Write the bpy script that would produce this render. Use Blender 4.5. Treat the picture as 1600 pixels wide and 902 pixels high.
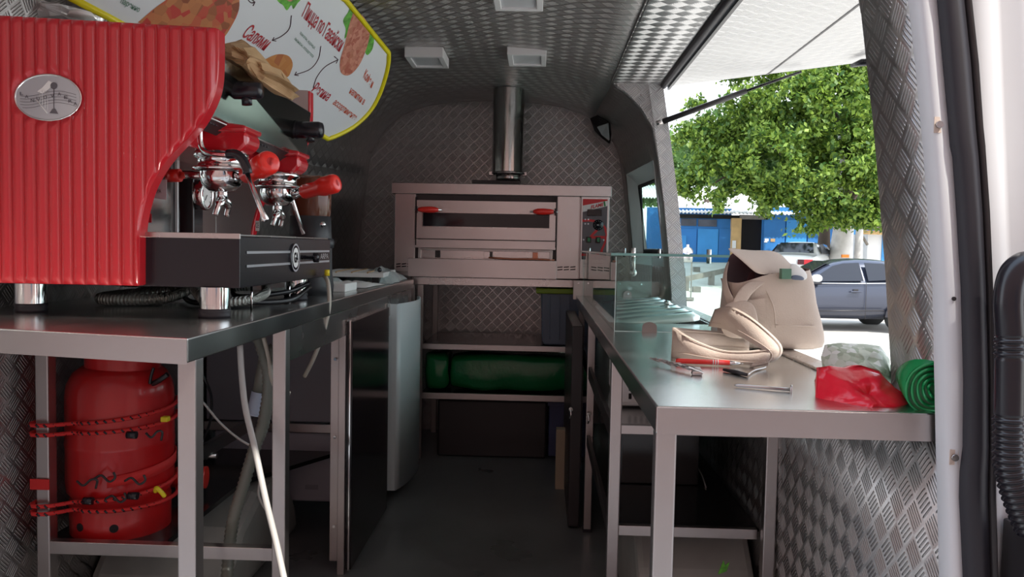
import bpy, bmesh, math, random
from mathutils import Vector, Matrix, noise
random.seed(7)
PI = math.pi
C = bpy.context.scene.collection
for o in list(bpy.data.objects): bpy.data.objects.remove(o)

# ------------------------------------------------------------ camera (van rear door, looking forward along +Y)
Yc = Vector((45/1250, 64/1250, -1)).normalized()
Z0 = Vector((.021, 1, 0)); Zc = (Z0 - Yc*Z0.dot(Yc)).normalized(); Xc = Yc.cross(Zc)
RC = Matrix((Xc, Yc, Zc))            # camera vector -> world vector
EYE = Vector((0, 0, 1.1))
cd = bpy.data.cameras.new('camera'); cam = bpy.data.objects.new('camera', cd); C.objects.link(cam)
cd.sensor_width = 36; cd.lens = 36*1250/1600; cd.clip_start = .02; cd.clip_end = 300
cam.matrix_world = Matrix.Translation(EYE) @ RC.to_4x4()
bpy.context.scene.camera = cam

# ------------------------------------------------------------ sky, sun, exposure
sc = bpy.context.scene
sc.view_settings.view_transform = 'Standard'; sc.view_settings.look = 'None'
sc.view_settings.gamma = 1; sc.view_settings.exposure = 1.15
W = bpy.data.worlds.new('sky'); sc.world = W; W.use_nodes = True
wn = W.node_tree; wn.nodes.clear()
bg = wn.nodes.new('ShaderNodeBackground'); wo = wn.nodes.new('ShaderNodeOutputWorld')
wt = wn.nodes.new('ShaderNodeTexCoord'); wz = wn.nodes.new('ShaderNodeSeparateXYZ'); wr = wn.nodes.new('ShaderNodeValToRGB')
wn.links.new(wt.outputs['Generated'], wz.inputs[0]); wn.links.new(wz.outputs['Z'], wr.inputs[0])
wr.color_ramp.elements[0].color = (.86, .90, .94, 1); wr.color_ramp.elements[1].color = (.62, .76, .98, 1)
wn.links.new(wr.outputs[0], bg.inputs['Color']); bg.inputs['Strength'].default_value = 1.25
wn.links.new(bg.outputs[0], wo.inputs[0])
sl = bpy.data.lights.new('sun', 'SUN'); sl.energy = 3.0; sl.angle = math.radians(1.0); sl.color = (1, .95, .86)
sun = bpy.data.objects.new('sun', sl); C.objects.link(sun)
sun.rotation_euler = Vector((.65, -.60, 1.15)).to_track_quat('Z', 'Y').to_euler()

# ------------------------------------------------------------ pixel helper: a ray of the photo met with a plane of the room
def ray(px, py): return RC @ Vector(((px-800)/1250, (451-py)/1250, -1))
def at(px, py, x=None, y=None, z=None):
    r = ray(px, py)
    t = (x-EYE.x)/r.x if x is not None else (y-EYE.y)/r.y if y is not None else (z-EYE.z)/r.z
    return EYE + r*t
def on_plane(px, py, p, n):
    r = ray(px, py); return EYE + r*((p-EYE).dot(n)/r.dot(n))

# ------------------------------------------------------------ materials
MATS = {}
class NT:
    def __init__(s, name):
        s.m = bpy.data.materials.new(name); s.m.use_nodes = True; s.t = s.m.node_tree
        s.b = s.t.nodes['Principled BSDF']; MATS[name] = s.m
    def n(s, typ, **k):
        q = s.t.nodes.new(typ)
        for a, v in k.items(): setattr(q, a, v)
        return q
    def l(s, a, b): s.t.links.new(a, b)
    def mth(s, op, a, b=None, c=None):
        q = s.n('ShaderNodeMath', operation=op)
        for i, v in enumerate((a, b, c)):
            if v is None: continue
            if hasattr(v, 'links'): s.l(v, q.inputs[i])
            else: q.inputs[i].default_value = v
        return q.outputs[0]
    def set(s, **k):
        for a, v in k.items():
            inp = s.b.inputs[a.replace('_', ' ')]
            if hasattr(v, 'links'): s.l(v, inp)
            else: inp.default_value = v
def mat(name, col, rough=.5, metal=0., bump=0., bscale=30., var=0., vscale=6., coat=0., trans=0., ior=1.45, stretch=None, rvar=0., alpha=1., emit=None, coord='Object'):
    q = NT(name); q.set(Base_Color=(*col, 1), Roughness=rough, Metallic=metal)
    if coat: q.set(Coat_Weight=coat, Coat_Roughness=.06)
    if trans: q.set(Transmission_Weight=trans, IOR=ior)
    if alpha < 1: q.set(Alpha=alpha)
    if emit: q.set(Emission_Color=(*emit[:3], 1), Emission_Strength=emit[3])
    if bump or var or rvar:
        tc = q.n('ShaderNodeTexCoord'); mp = q.n('ShaderNodeMapping'); q.l(tc.outputs[coord], mp.inputs[0])
        if stretch: mp.inputs['Scale'].default_value = stretch
        if bump:
            no = q.n('ShaderNodeTexNoise'); no.inputs['Scale'].default_value = bscale; no.inputs['Detail'].default_value = 4
            q.l(mp.outputs[0], no.inputs[0]); bp = q.n('ShaderNodeBump'); bp.inputs['Strength'].default_value = bump
            bp.inputs['Distance'].default_value = .01; q.l(no.outputs[0], bp.inputs['Height']); q.l(bp.outputs[0], q.b.inputs['Normal'])
        if var or rvar:
            n2 = q.n('ShaderNodeTexNoise'); n2.inputs['Scale'].default_value = vscale; n2.inputs['Detail'].default_value = 5
            q.l(mp.outputs[0], n2.inputs[0])
            if var:
                rp = q.n('ShaderNodeValToRGB'); rp.color_ramp.elements[0].position = .3; rp.color_ramp.elements[1].position = .7
                rp.color_ramp.elements[0].color = (*[max(0, c*(1-var)) for c in col], 1)
                rp.color_ramp.elements[1].color = (*[min(1, c*(1+var)) for c in col], 1)
                q.l(n2.outputs[0], rp.inputs[0]); q.l(rp.outputs[0], q.b.inputs['Base Color'])
            if rvar: q.set(Roughness=q.mth('MULTIPLY_ADD', n2.outputs[0], rvar*2, rough-rvar))
    return q.m
def checker_plate(name, col, rough, cell=.036, depth=.35):
    """five-bar aluminium tread plate, relief by bump on metre-true UVs"""
    q = NT(name); uv = q.n('ShaderNodeUVMap'); mp = q.n('ShaderNodeMapping')
    q.l(uv.outputs[0], mp.inputs[0]); mp.inputs['Rotation'].default_value = (0, 0, PI/4); mp.inputs['Scale'].default_value = (1/cell,)*3
    sp = q.n('ShaderNodeSeparateXYZ'); q.l(mp.outputs[0], sp.inputs[0]); a, b = sp.outputs[0], sp.outputs[1]
    fa, fb = q.mth('FLOOR', a), q.mth('FLOOR', b)
    par = q.mth('FLOORED_MODULO', q.mth('ADD', fa, fb), 2.)
    p = q.mth('SUBTRACT', q.mth('SUBTRACT', a, fa), .5); r = q.mth('SUBTRACT', q.mth('SUBTRACT', b, fb), .5)
    ip = q.mth('SUBTRACT', 1., par)
    P = q.mth('ADD', q.mth('MULTIPLY', p, ip), q.mth('MULTIPLY', r, par)); R = q.mth('ADD', q.mth('MULTIPLY', r, ip), q.mth('MULTIPLY', p, par))
    wave = q.mth('MULTIPLY', q.mth('COSINE', q.mth('MULTIPLY', P, 2*PI/.175)), q.mth('LESS_THAN', q.mth('ABSOLUTE', P), .435))
    ends = q.mth('SUBTRACT', .43, q.mth('ABSOLUTE', R))
    h = q.mth('MULTIPLY', q.mth('SMOOTH_MAX', wave, 0., .3), q.mth('MINIMUM', q.mth('MULTIPLY', q.mth('MAXIMUM', ends, 0.), 9.), 1.))
    bp = q.n('ShaderNodeBump'); bp.inputs['Strength'].default_value = depth; bp.inputs['Distance'].default_value = .0022
    q.l(h, bp.inputs['Height'])
    no = q.n('ShaderNodeTexNoise'); no.inputs['Scale'].default_value = 3.; q.l(uv.outputs[0], no.inputs[0])
    n2 = q.n('ShaderNodeBump'); n2.inputs['Strength'].default_value = .25; n2.inputs['Distance'].default_value = .02
    q.l(no.outputs[0], n2.inputs['Height']); q.l(bp.outputs[0], n2.inputs['Normal']); q.l(n2.outputs[0], q.b.inputs['Normal'])
    tg = q.n('ShaderNodeTangent', direction_type='UV_MAP'); q.l(tg.outputs[0], q.b.inputs['Tangent'])
    q.set(Anisotropic=.75, Anisotropic_Rotation=q.mth('MULTIPLY_ADD', par, .25, .125))
    zone = q.mth('MULTIPLY', q.mth('LESS_THAN', q.mth('ABSOLUTE', R), .44), q.mth('LESS_THAN', q.mth('ABSOLUTE', P), .46))
    mixc = q.n('ShaderNodeMix', data_type='RGBA'); q.l(zone, mixc.inputs[0]); mixc.inputs[6].default_value = (*[c*.93 for c in col], 1); mixc.inputs[7].default_value = (*[min(1, c*1.10) for c in col], 1)
    q.l(mixc.outputs[2], q.b.inputs['Base Color'])
    q.set(Metallic=.92, Roughness=q.mth('MULTIPLY_ADD', zone, .09, rough-.06))
    return q.m
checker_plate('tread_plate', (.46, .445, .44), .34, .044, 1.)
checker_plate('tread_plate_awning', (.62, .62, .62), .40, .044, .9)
mat('steel', (.60, .57, .56), .27, 1., .04, 60, .08, 3., rvar=.07)
mat('steel_top', (.60, .61, .60), .24, 1., .02, 60, .10, 4., rvar=.08)
mat('steel_soft', (.50, .465, .455), .36, 1., .03, 40, .06, 3.)
mat('oven_steel', (.60, .55, .54), .33, 1., .03, 40, .08, 2.)
mat('chrome', (.82, .82, .82), .07, 1.)
mat('mirror_steel', (.55, .58, .57), .10, 1., .03, 6)
mat('mirror_dark', (.30, .31, .29), .14, 1., .02, 8)
mat('bright_steel', (.90, .90, .90), .32, 1.)
mat('flue_steel', (.62, .61, .58), .14, 1., .05, 4)
mat('white_plastic_edge', (.80, .80, .80), .4)
mat('red_enamel', (.56, .016, .026), .24, coat=.6, var=.06, vscale=3)
mat('red_plastic', (.85, .03, .02), .28, coat=.3)
mat('red_cylinder', (.46, .008, .010), .33, coat=.3, var=.12, vscale=5)
mat('red_strap', (.60, .02, .02), .7)
mat('red_film', (.78, .012, .035), .22, bump=.5, bscale=14)
mat('black_gloss', (.012, .010, .012), .13)
mat('black_plastic', (.012, .011, .016), .24)
mat('black_satin', (.025, .022, .024), .38)
mat('rubber', (.016, .014, .020), .55)
mat('glass_dark', (.010, .008, .012), .08)
mat('floor_lino', (.14, .147, .152), .30, bump=.03, bscale=30, var=.25, vscale=3, rvar=.08)
mat('white_paint', (.62, .63, .65), .35)
mat('white_fridge', (.66, .74, .76), .28)
mat('grey_fridge', (.30, .30, .34), .35)
mat('lavender_chest', (.42, .42, .48), .38)
mat('dark_panel', (.018, .018, .019), .16)
mat('wheel_arch', (.34, .35, .33), .5, var=.2, vscale=5)
mat('board_white', (.72, .76, .79), .25)
mat('yellow_edge', (.78, .70, .01), .35)
mat('print_red', (.42, .01, .02), .5); mat('print_rust', (.60, .10, .04), .5)
mat('print_green', (.10, .22, .15), .5); mat('print_dark', (.06, .02, .03), .5)
mat('lettuce', (.10, .38, .03), .5, var=.5, vscale=60)
mat('kraft', (.50, .33, .17), .7, bump=.2, bscale=20)
mat('canvas', (.56, .465, .40), .85, bump=.15, bscale=300, var=.05, vscale=8)
mat('canvas_lining', (.075, .018, .022), .8)
mat('green_film', (.008, .16, .05), .25, bump=.5, bscale=18)
mat('green_roll', (.006, .24, .065), .27, bump=.25, bscale=30)
mat('lime_plastic', (.20, .28, .005), .4)
mat('bin_plastic', (.10, .13, .19), .35)
mat('blue_plastic', (.05, .06, .14), .4)
mat('cardboard', (.42, .33, .24), .8)
mat('white_cable', (.50, .49, .47), .45); mat('beige_cable', (.50, .47, .40), .4)
mat('hose_grey', (.17, .18, .155), .35)
mat('hose_black', (.012, .012, .015), .35)
mat('funnel_plastic', (.36, .42, .52), .4)
mat('brown_hopper', (.20, .07, .04), .12, trans=.35)
mat('grinder_body', (.035, .037, .042), .45)
mat('light_lens', (.60, .62, .64), .3)
mat('paper_white', (.82, .82, .80), .6)
mat('bubble_wrap', (.62, .72, .72), .25, bump=.8, bscale=70, trans=.25)
mat('clear_film', (.75, .77, .77), .15, bump=.6, bscale=25, trans=.55)
mat('gold_foil', (.5, .4, .1), .3)
mat('yellow_plastic', (.8, .65, .02), .4)
mat('panel_grey', (.13, .12, .135), .4); mat('panel_red', (.62, .015, .02), .35); mat('switch_green', (.005, .16, .06), .25)
mat('italy_green', (.0, .25, .05), .5)
mat('badge_silver', (.62, .64, .68), .28, .6)
mat('oven_cavity', (.045, .03, .03), .5)
mat('copper_tube', (.55, .22, .14), .35, .7)
mat('dirt_ground', (.52, .485, .435), .9, bump=.3, bscale=3, var=.22, vscale=.6)
mat('blue_paint', (.03, .19, .50), .55, var=.22, vscale=.8); mat('blue_bright', (.05, .30, .68), .5, var=.15, vscale=1)
mat('dark_void', (.012, .010, .012), .9)
mat('window_dirty', (.09, .10, .13), .3, var=.4, vscale=1.5)
mat('plywood', (.55, .36, .16), .8, var=.2, vscale=2)
mat('roof_sheet', (.80, .78, .74), .6, var=.06, vscale=2)
mat('asbestos', (.33, .29, .27), .8)
mat('white_wall', (.85, .86, .87), .8)
mat('bark', (.10, .075, .06), .9, bump=.8, bscale=8); mat('whitewash', (.62, .60, .58), .9, bump=.6, bscale=8, var=.2, vscale=3)
mat('wood_grey', (.20, .18, .16), .9, var=.2, vscale=4)
mat('car_grey', (.045, .052, .080), .25, .3, coat=.6); mat('car_white', (.78, .79, .78), .25, coat=.8)
mat('car_glass', (.02, .022, .03), .08); mat('tyre', (.02, .02, .02), .8); mat('alloy', (.4, .4, .42), .35, .8)
mat('tail_red', (.55, .02, .03), .25); mat('tail_dark', (.07, .01, .015), .2)
mat('salmon_plaster', (.34, .21, .175), .85, var=.15, vscale=1.2)
mat('orange_thing', (.85, .25, .03), .6)
def glass(name, col, rough=0.):
    """thin sheet glass: mostly clear, mirror at grazing angles"""
    q = NT(name); t = q.t; t.nodes.remove(q.b)
    tr = q.n('ShaderNodeBsdfTransparent'); tr.inputs[0].default_value = (*col, 1)
    gl = q.n('ShaderNodeBsdfGlossy'); gl.inputs['Roughness'].default_value = rough
    fr = q.n('ShaderNodeFresnel'); gg_ = q.n('ShaderNodeNewGeometry'); q.l(q.mth('MULTIPLY_ADD', gg_.outputs['Backfacing'], 1/1.5-1.5, 1.5), fr.inputs[0]); mx = q.n('ShaderNodeMixShader')
    q.l(fr.outputs[0], mx.inputs[0]); q.l(tr.outputs[0], mx.inputs[1]); q.l(gl.outputs[0], mx.inputs[2])
    q.l(mx.outputs[0], t.nodes['Material Output'].inputs[0]); return q.m
glass('sheet_glass', (.86, .96, .94)); glass('window_glass', (.62, .82, .76)); glass('bag_film', (.9, .92, .92), .1)
mat('glass_edge', (.22, .45, .42), .15)
mat('glass_edge_light', (.70, .88, .86), .2)
def leafmat(name, c1, c2):
    q = NT(name); oi = q.n('ShaderNodeNewGeometry'); rp = q.n('ShaderNodeValToRGB')
    rp.color_ramp.elements[0].color = (*c1, 1); rp.color_ramp.elements[1].color = (*c2, 1)
    q.l(oi.outputs['Random Per Island'], rp.inputs[0]); q.l(rp.outputs[0], q.b.inputs['Base Color'])
    q.set(Roughness=.55); tl = q.n('ShaderNodeBsdfTranslucent'); q.l(rp.outputs[0], tl.inputs[0])
    mx = q.n('ShaderNodeMixShader'); mx.inputs[0].default_value = .35; q.l(q.b.outputs[0], mx.inputs[1]); q.l(tl.outputs[0], mx.inputs[2])
    q.l(mx.outputs[0], q.t.nodes['Material Output'].inputs[0])
leafmat('leaf_maple', (.03, .10, .015), (.28, .40, .06)); leafmat('leaf_dark', (.05, .12, .03), (.14, .26, .06)); leafmat('leaf_pale', (.12, .22, .08), (.25, .40, .12))
def spots(name, c1, c2, c3, sc_):
    q = NT(name); tc = q.n('ShaderNodeTexCoord'); vo = q.n('ShaderNodeTexVoronoi'); vo.inputs['Scale'].default_value = sc_
    q.l(tc.outputs['Object'], vo.inputs[0]); rp = q.n('ShaderNodeValToRGB'); e = rp.color_ramp.elements
    e[0].color = (*c1, 1); e[1].color = (*c3, 1); m = e.new(.45); m.color = (*c2, 1); rp.color_ramp.interpolation = 'EASE'
    sx = q.n('ShaderNodeSeparateColor'); q.l(vo.outputs['Color'], sx.inputs[0]); q.l(sx.outputs[0], rp.inputs[0])
    q.l(rp.outputs[0], q.b.inputs['Base Color']); q.set(Roughness=.45)
spots('pizza_print', (.25, .06, .02), (.52, .20, .07), (.50, .04, .03), 40)
spots('pizza_pink', (.45, .16, .09), (.60, .25, .17), (.40, .10, .06), 70)
spots('pizza_brown', (.50, .20, .05), (.55, .24, .07), (.42, .13, .04), 30)
spots('pattern_film', (.62, .66, .55), (.36, .42, .30), (.78, .79, .74), 90)
def corr(name, col, rough, pitch, axis='Z', metal=0., dist=.004):
    q = NT(name); tc = q.n('ShaderNodeUVMap'); sp = q.n('ShaderNodeSeparateXYZ'); q.l(tc.outputs[0], sp.inputs[0])
    w = q.mth('SINE', q.mth('MULTIPLY', sp.outputs[0], 2*PI/pitch)); bp = q.n('ShaderNodeBump'); bp.inputs['Distance'].default_value = dist
    q.l(w, bp.inputs['Height']); q.l(bp.outputs[0], q.b.inputs['Normal']); q.set(Base_Color=(*col, 1), Roughness=rough, Metallic=metal)
corr('braided_hose', (.45, .46, .42), .3, .008, metal=.3, dist=.002)

# ------------------------------------------------------------ mesh builder
class MB:
    def __init__(s): s.v = []; s.f = []; s.uv = None; s.sm = []
    def add(s, vs, fs, smooth=False):
        n = len(s.v); s.v += [Vector(p) for p in vs]; s.f += [tuple(i+n for i in f) for f in fs]; s.sm += [smooth]*len(fs); return s
    def box(s, a, b):
        x0, y0, z0 = (min(a[i], b[i]) for i in range(3)); x1, y1, z1 = (max(a[i], b[i]) for i in range(3))
        return s.add([(x0,y0,z0),(x1,y0,z0),(x1,y1,z0),(x0,y1,z0),(x0,y0,z1),(x1,y0,z1),(x1,y1,z1),(x0,y1,z1)],
            [(0,3,2,1),(4,5,6,7),(0,1,5,4),(1,2,6,5),(2,3,7,6),(3,0,4,7)])
    def prism(s, pts, d):
        """polygon pts extruded by vector d"""
        d = Vector(d); n = len(pts); P = [Vector(p) for p in pts]
        return s.add(P+[p+d for p in P], [tuple(range(n))[::-1], tuple(range(n, 2*n))]+[(i, (i+1) % n, n+(i+1) % n, n+i) for i in range(n)])
    def tube(s, pts, r, n=10, caps=True, closed=False):
        P = [Vector(p) for p in pts]; m = len(P); R = r if isinstance(r, (list, tuple)) else [r]*m
        vs = []; up = None
        for i in range(m):
            t = (P[(i+1) % m]-P[i-1]) if closed else (P[min(i+1, m-1)]-P[max(i-1, 0)])
            t.normalize()
            if up is None: up = Vector((0, 0, 1)) if abs(t.z) < .9 else Vector((1, 0, 0))
            a = t.cross(up); 
            if a.length < 1e-5: a = t.orthogonal()
            a.normalize(); b = a.cross(t).normalized(); up = b
            for k in range(n):
                an = 2*PI*k/n; vs.append(P[i]+a*math.cos(an)*R[i]+b*math.sin(an)*R[i])
        fs = [(i*n+k, i*n+(k+1) % n, ((i+1) % m)*n+(k+1) % n, ((i+1) % m)*n+k) for i in range(m if closed else m-1) for k in range(n)]
        s.add(vs, fs, True)
        if caps and not closed:
            q = len(s.v)-m*n; s.f += [tuple(q+k for k in range(n)), tuple(q+(m-1)*n+k for k in range(n))[::-1]]; s.sm += [False]*2
        return s
    def cyl(s, a, b, r, n=20, r2=None): return s.tube([a, b], [r, r if r2 is None else r2], n)
    def lathe(s, prof, o=(0,0,0), n=32, axis='Z'):
        """prof: (r, h) list about an axis through o"""
        o = Vector(o); vs = []
        for r, h in prof:
            for k in range(n):
                a = 2*PI*k/n; c, d = r*math.cos(a), r*math.sin(a)
                vs.append(o+(Vector((c, d, h)) if axis == 'Z' else Vector((h, c, d)) if axis == 'X' else Vector((d, h, c))))
        m = len(prof)
        return s.add(vs, [(i*n+k, i*n+(k+1) % n, (i+1)*n+(k+1) % n, (i+1)*n+k) for i in range(m-1) for k in range(n)], True)
    def grid(s, fn, nu, nv, smooth=True):
        vs = [fn(i/nu, j/nv) for i in range(nu+1) for j in range(nv+1)]
        return s.add(vs, [(i*(nv+1)+j, (i+1)*(nv+1)+j, (i+1)*(nv+1)+j+1, i*(nv+1)+j+1) for i in range(nu) for j in range(nv)], smooth)
    def sphere(s, c, r, n=16, m=10, sc=(1,1,1)):
        c = Vector(c); return s.grid(lambda u, v: c+Vector((r*sc[0]*math.cos(2*PI*u)*math.sin(PI*v), r*sc[1]*math.sin(2*PI*u)*math.sin(PI*v), r*sc[2]*math.cos(PI*v))), n, m)
    def build(s, name, m, parent=None, bevel=0., solid=0., uvs=None, flat=False, sub=0):
        me = bpy.data.meshes.new(name); me.from_pydata([tuple(v) for v in s.v], [], s.f); me.update()
        me.polygons.foreach_set('use_smooth', [False if flat else x for x in s.sm])
        ul = me.uv_layers.new(name='UVMap')
        for p in me.polygons:
            n = p.normal; ax = max(range(3), key=lambda i: abs(n[i]))
            for li in p.loop_indices:
                vi = me.loops[li].vertex_index
                if uvs: ul.data[li].uv = uvs[vi]
                else:
                    c = me.vertices[vi].co; ul.data[li].uv = (c.y, c.z) if ax == 0 else (c.x, c.z) if ax == 1 else (c.x, c.y)
        me.materials.append(MATS[m]); o = bpy.data.objects.new(name, me); C.objects.link(o)
        bm = bmesh.new(); bm.from_mesh(me); bmesh.ops.recalc_face_normals(bm, faces=bm.faces); bm.to_mesh(me); bm.free()
        if solid:
            q = o.modifiers.new('thick', 'SOLIDIFY'); q.thickness = abs(solid); q.offset = 0. if solid > 0 else -1.
        if bevel:
            q = o.modifiers.new('bevel', 'BEVEL'); q.width = bevel; q.segments = 2; q.limit_method = 'ANGLE'; q.angle_limit = .6
        if sub:
            q = o.modifiers.new('sub', 'SUBSURF'); q.levels = q.render_levels = sub
        if parent:
            o.parent = parent
            o.matrix_parent_inverse = Matrix.Translation(-Vector(parent.location)) if True else Matrix()
        return o
def box(name, a, b, m, parent=None, bevel=.0015): return MB().box(a, b).build(name, m, parent, bevel)
def tag(o, label, cat, group=None, kind=None):
    if label: o['label'] = label
    if cat: o['category'] = cat
    if group: o['group'] = group
    if kind: o['kind'] = kind
    return o
def thing(name, label, cat, loc, group=None):
    o = bpy.data.objects.new(name, None); o.empty_display_size = .05; o.location = loc; C.objects.link(o); return tag(o, label, cat, group)
def st(o): o['kind'] = 'structure'; return o
def smooth(pts, n=8):
    """Catmull-Rom through pts"""
    P = [Vector(p) for p in pts]; P = [P[0]*2-P[1]]+P+[P[-1]*2-P[-2]]; out = []
    for i in range(1, len(P)-2):
        for k in range(n):
            t = k/n; a, b, c, d = P[i-1:i+3]
            out.append(.5*((2*b)+(c-a)*t+(2*a-5*b+4*c-d)*t*t+(3*b-a-3*c+d)*t**3))
    return out+[P[-2]]
def text(s_, m, p0, p1, ptop, parent=None, name='lettering', lift=.0008, bold=0.):
    """lettering laid flat between p0 (start of baseline), p1 (its end) and ptop (top of the first letter)"""
    cu = bpy.data.curves.new('t', 'FONT'); cu.body = s_; cu.size = 1; cu.offset = bold; cu.extrude = 0
    ob = bpy.data.objects.new('t', cu); C.objects.link(ob); dg = bpy.context.evaluated_depsgraph_get(); dg.update()
    me = bpy.data.meshes.new_from_object(ob.evaluated_get(dg)); bpy.data.objects.remove(ob)
    xs = [v.co.x for v in me.vertices]; x0, x1 = min(xs), max(xs)
    p0, p1, ptop = Vector(p0), Vector(p1), Vector(ptop); U = (p1-p0)/(x1-x0); V = (ptop-p0)/.70; N = U.cross(V).normalized()
    if N.dot(EYE-p0) < 0: N = -N
    for v in me.vertices: v.co = p0+U*(v.co.x-x0)+V*v.co.y+N*lift
    me.materials.append(MATS[m]); o = bpy.data.objects.new(name, me); C.objects.link(o)
    if parent: o.parent = parent; o.matrix_parent_inverse = Matrix.Translation(-Vector(parent.location))
    return o
def copy_tree(o, parent=None):
    c = o.copy(); C.objects.link(c)
    if parent: c.parent = parent
    for ch in [q for q in bpy.data.objects if q.parent == o]: copy_tree(ch, c)
    return c
def crumple(mb_pts, amp, sc_, seed=0):
    out = []
    for p in mb_pts:
        q = Vector(p); n = noise.noise_vector((q+Vector((seed, seed*.7, 0)))*sc_); out.append(q+n*amp)
    return out

# ============================================================ THE VAN SHELL
HP = [(0,.98),(.3,.975),(.6,.967),(.9,.96),(1.07,.943),(1.3,.915),(1.5,.885),(1.65,.855),(1.74,.80),(1.80,.74),(1.85,.665),(1.89,.57),(1.92,.46),(1.94,.32),(1.95,.16),(1.953,0)]
def hw(z):
    for (a, p), (b, q) in zip(HP, HP[1:]):
        if a <= z <= b: return p+(q-p)*(z-a)/(b-a)
    return 0
def taper(y):
    t = min(1, max(0, (y-3.75)/.95)); t = t*t*(3-2*t); return 1-.15*t, -.36+.08*t
def shell(z, y, side):
    k, c = taper(y); return Vector((c+side*k*hw(z), y, z))
YR, YF = 1.17, 4.72
def strip(path, ys):
    """path: list of (z, side); returns MB and metre-true uvs, thin lining sheet"""
    mb = MB(); uv = []; vs = []
    for y in ys:
        s = 0; prev = None
        for z, sd in path:
            p = shell(z, y, sd)
            if prev is not None: s += (p-prev).length
            prev = p; vs.append(p); uv.append((y, s))
    n = len(path); mb.add(vs, [(i*n+j, (i+1)*n+j, (i+1)*n+j+1, i*n+j+1) for i in range(len(ys)-1) for j in range(n-1)], True)
    return mb, uv
ysl = [YR, 2., 3., 3.66, 3.75, 3.9, 4.05, 4.2, 4.35, 4.5, 4.6, 4.72]
low = [(z, -1) for z, _ in HP if z <= 1.5]
mb, uv = strip(low, ysl); st(mb.build('wall_left', 'tread_plate', uvs=uv, solid=.004))
up = [(1.5, -1), (1.58, -1)]+[(z, -1) for z, _ in HP if z > 1.6]
rt = [(z, 1) for z, _ in reversed(HP[:-1]) if z >= 1.85]
mb, uv = strip(up+rt, ysl); st(mb.build('ceiling', 'tread_plate', uvs=uv, solid=.004))
# bulkhead: the arch seen behind the oven
vs = [shell(z, YF, -1) for z, _ in HP]+[shell(z, YF, 1) for z, _ in reversed(HP[:-1])]
st(MB().prism(vs, (0, .01, 0)).build('wall_back', 'tread_plate'))
st(MB().box((-1.36, YR-.05, -.04), (.66, 4.75, 0)).build('floor', 'floor_lino'))
# right wall: below the hatch, the part beyond it with the cab window, the near pillar
def rw(z, y): return shell(z, y, 1)
def rstrip(z0, z1, y0, y1, holes=()):
    zs = sorted({z0, z1, *[z for z, _ in HP if z0 < z < z1], *[h[k] for h in holes for k in (0, 1)]}); ys = sorted({y0, y1, *[y for y in (3.75, 3.9, 4.05, 4.2, 4.35, 4.5, 4.6) if y0 < y < y1], *[h[k] for h in holes for k in (2, 3)]})
    mb = MB(); uv = []; vs = []
    for y in ys:
        s = 0; pv = None
        for z in zs:
            p = rw(z, y); s += (p-pv).length if pv is not None else z; pv = p; vs.append(p); uv.append((y, s))
    n = len(zs); fs = []
    for i in range(len(ys)-1):
        for j in range(n-1):
            ym, zm = (ys[i]+ys[i+1])/2, (zs[j]+zs[j+1])/2
            if any(h[0] < zm < h[1] and h[2] < ym < h[3] for h in holes): continue
            fs.append((i*n+j, (i+1)*n+j, (i+1)*n+j+1, i*n+j+1))
    mb.add(vs, fs, True); return mb, uv
WZ0, WZ1, WY0, WY1 = 1.02, 1.52, 3.80, 4.52
mb, uv = rstrip(0, .83, YR, 3.66); wr_ = st(mb.build('wall_right', 'tread_plate', uvs=uv, solid=.004))
mb, uv = rstrip(0, 1.85, 3.66, YF, [(WZ0, WZ1, WY0, WY1)]); mb.build('far_panel', 'tread_plate', wr_, uvs=uv, solid=.004)
# near pillar: leaning lining sheet between the hatch and the rear post
mb, uv = rstrip(.83, 1.85, YR, 1.37); mb.build('pillar_panel', 'tread_plate', wr_, uvs=uv, solid=.004)
# its own outer skin and jamb
JX = .065
mb = MB()
for y0 in (1.37, 3.66):
    zs = [.83, .9, 1.07, 1.3, 1.5, 1.65, 1.85]
    jl = lambda z: Vector((rw(z, y0).x if z <= 1.5 else rw(1.5, y0).x-.165*(z-1.5), y0, z))
    vs = [jl(z) for z in zs]+[jl(z)+Vector((JX, 0, 0)) for z in zs]; n = len(zs)
    zc_ = [1.5, 1.6, 1.65, 1.70, 1.74, 1.77, 1.80, 1.83, 1.85]
    fp = [Vector((rw(z, y0).x, y0+.002, z)) for z in zc_]+[jl(1.85)+Vector((.002, .002, 0)), jl(1.5)+Vector((.002, .002, 0))]
    MB().prism(fp, (0, .004, 0)).build('corner_plate', 'tread_plate', wr_)
    mb.add(vs, [(i, i+1, n+i+1, n+i) for i in range(n-1)])
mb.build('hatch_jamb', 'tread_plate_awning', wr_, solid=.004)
mb = MB(); vs = [rw(z, y)+Vector((JX+.004, 0, 0)) for y in (YR, 1.37) for z in (0, .6, .83, 1.3, 1.85)]
mb.add(vs, [(i, i+1, 6+i, 5+i) for i in range(4)])
vs = [rw(z, y)+Vector((JX+.004, 0, 0)) for y in (3.66, 4.72) for z in (0, .6, .83, 1.02)]
mb.add(vs, [(i, i+1, 5+i, 4+i) for i in range(3)])
mb.add([(.69, YR, 0), (.69, 3.66, 0), (.675, 3.66, .83), (.675, YR, .83)], [(0, 1, 2, 3)])
mb.build('outer_skin', 'white_paint', wr_)
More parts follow.
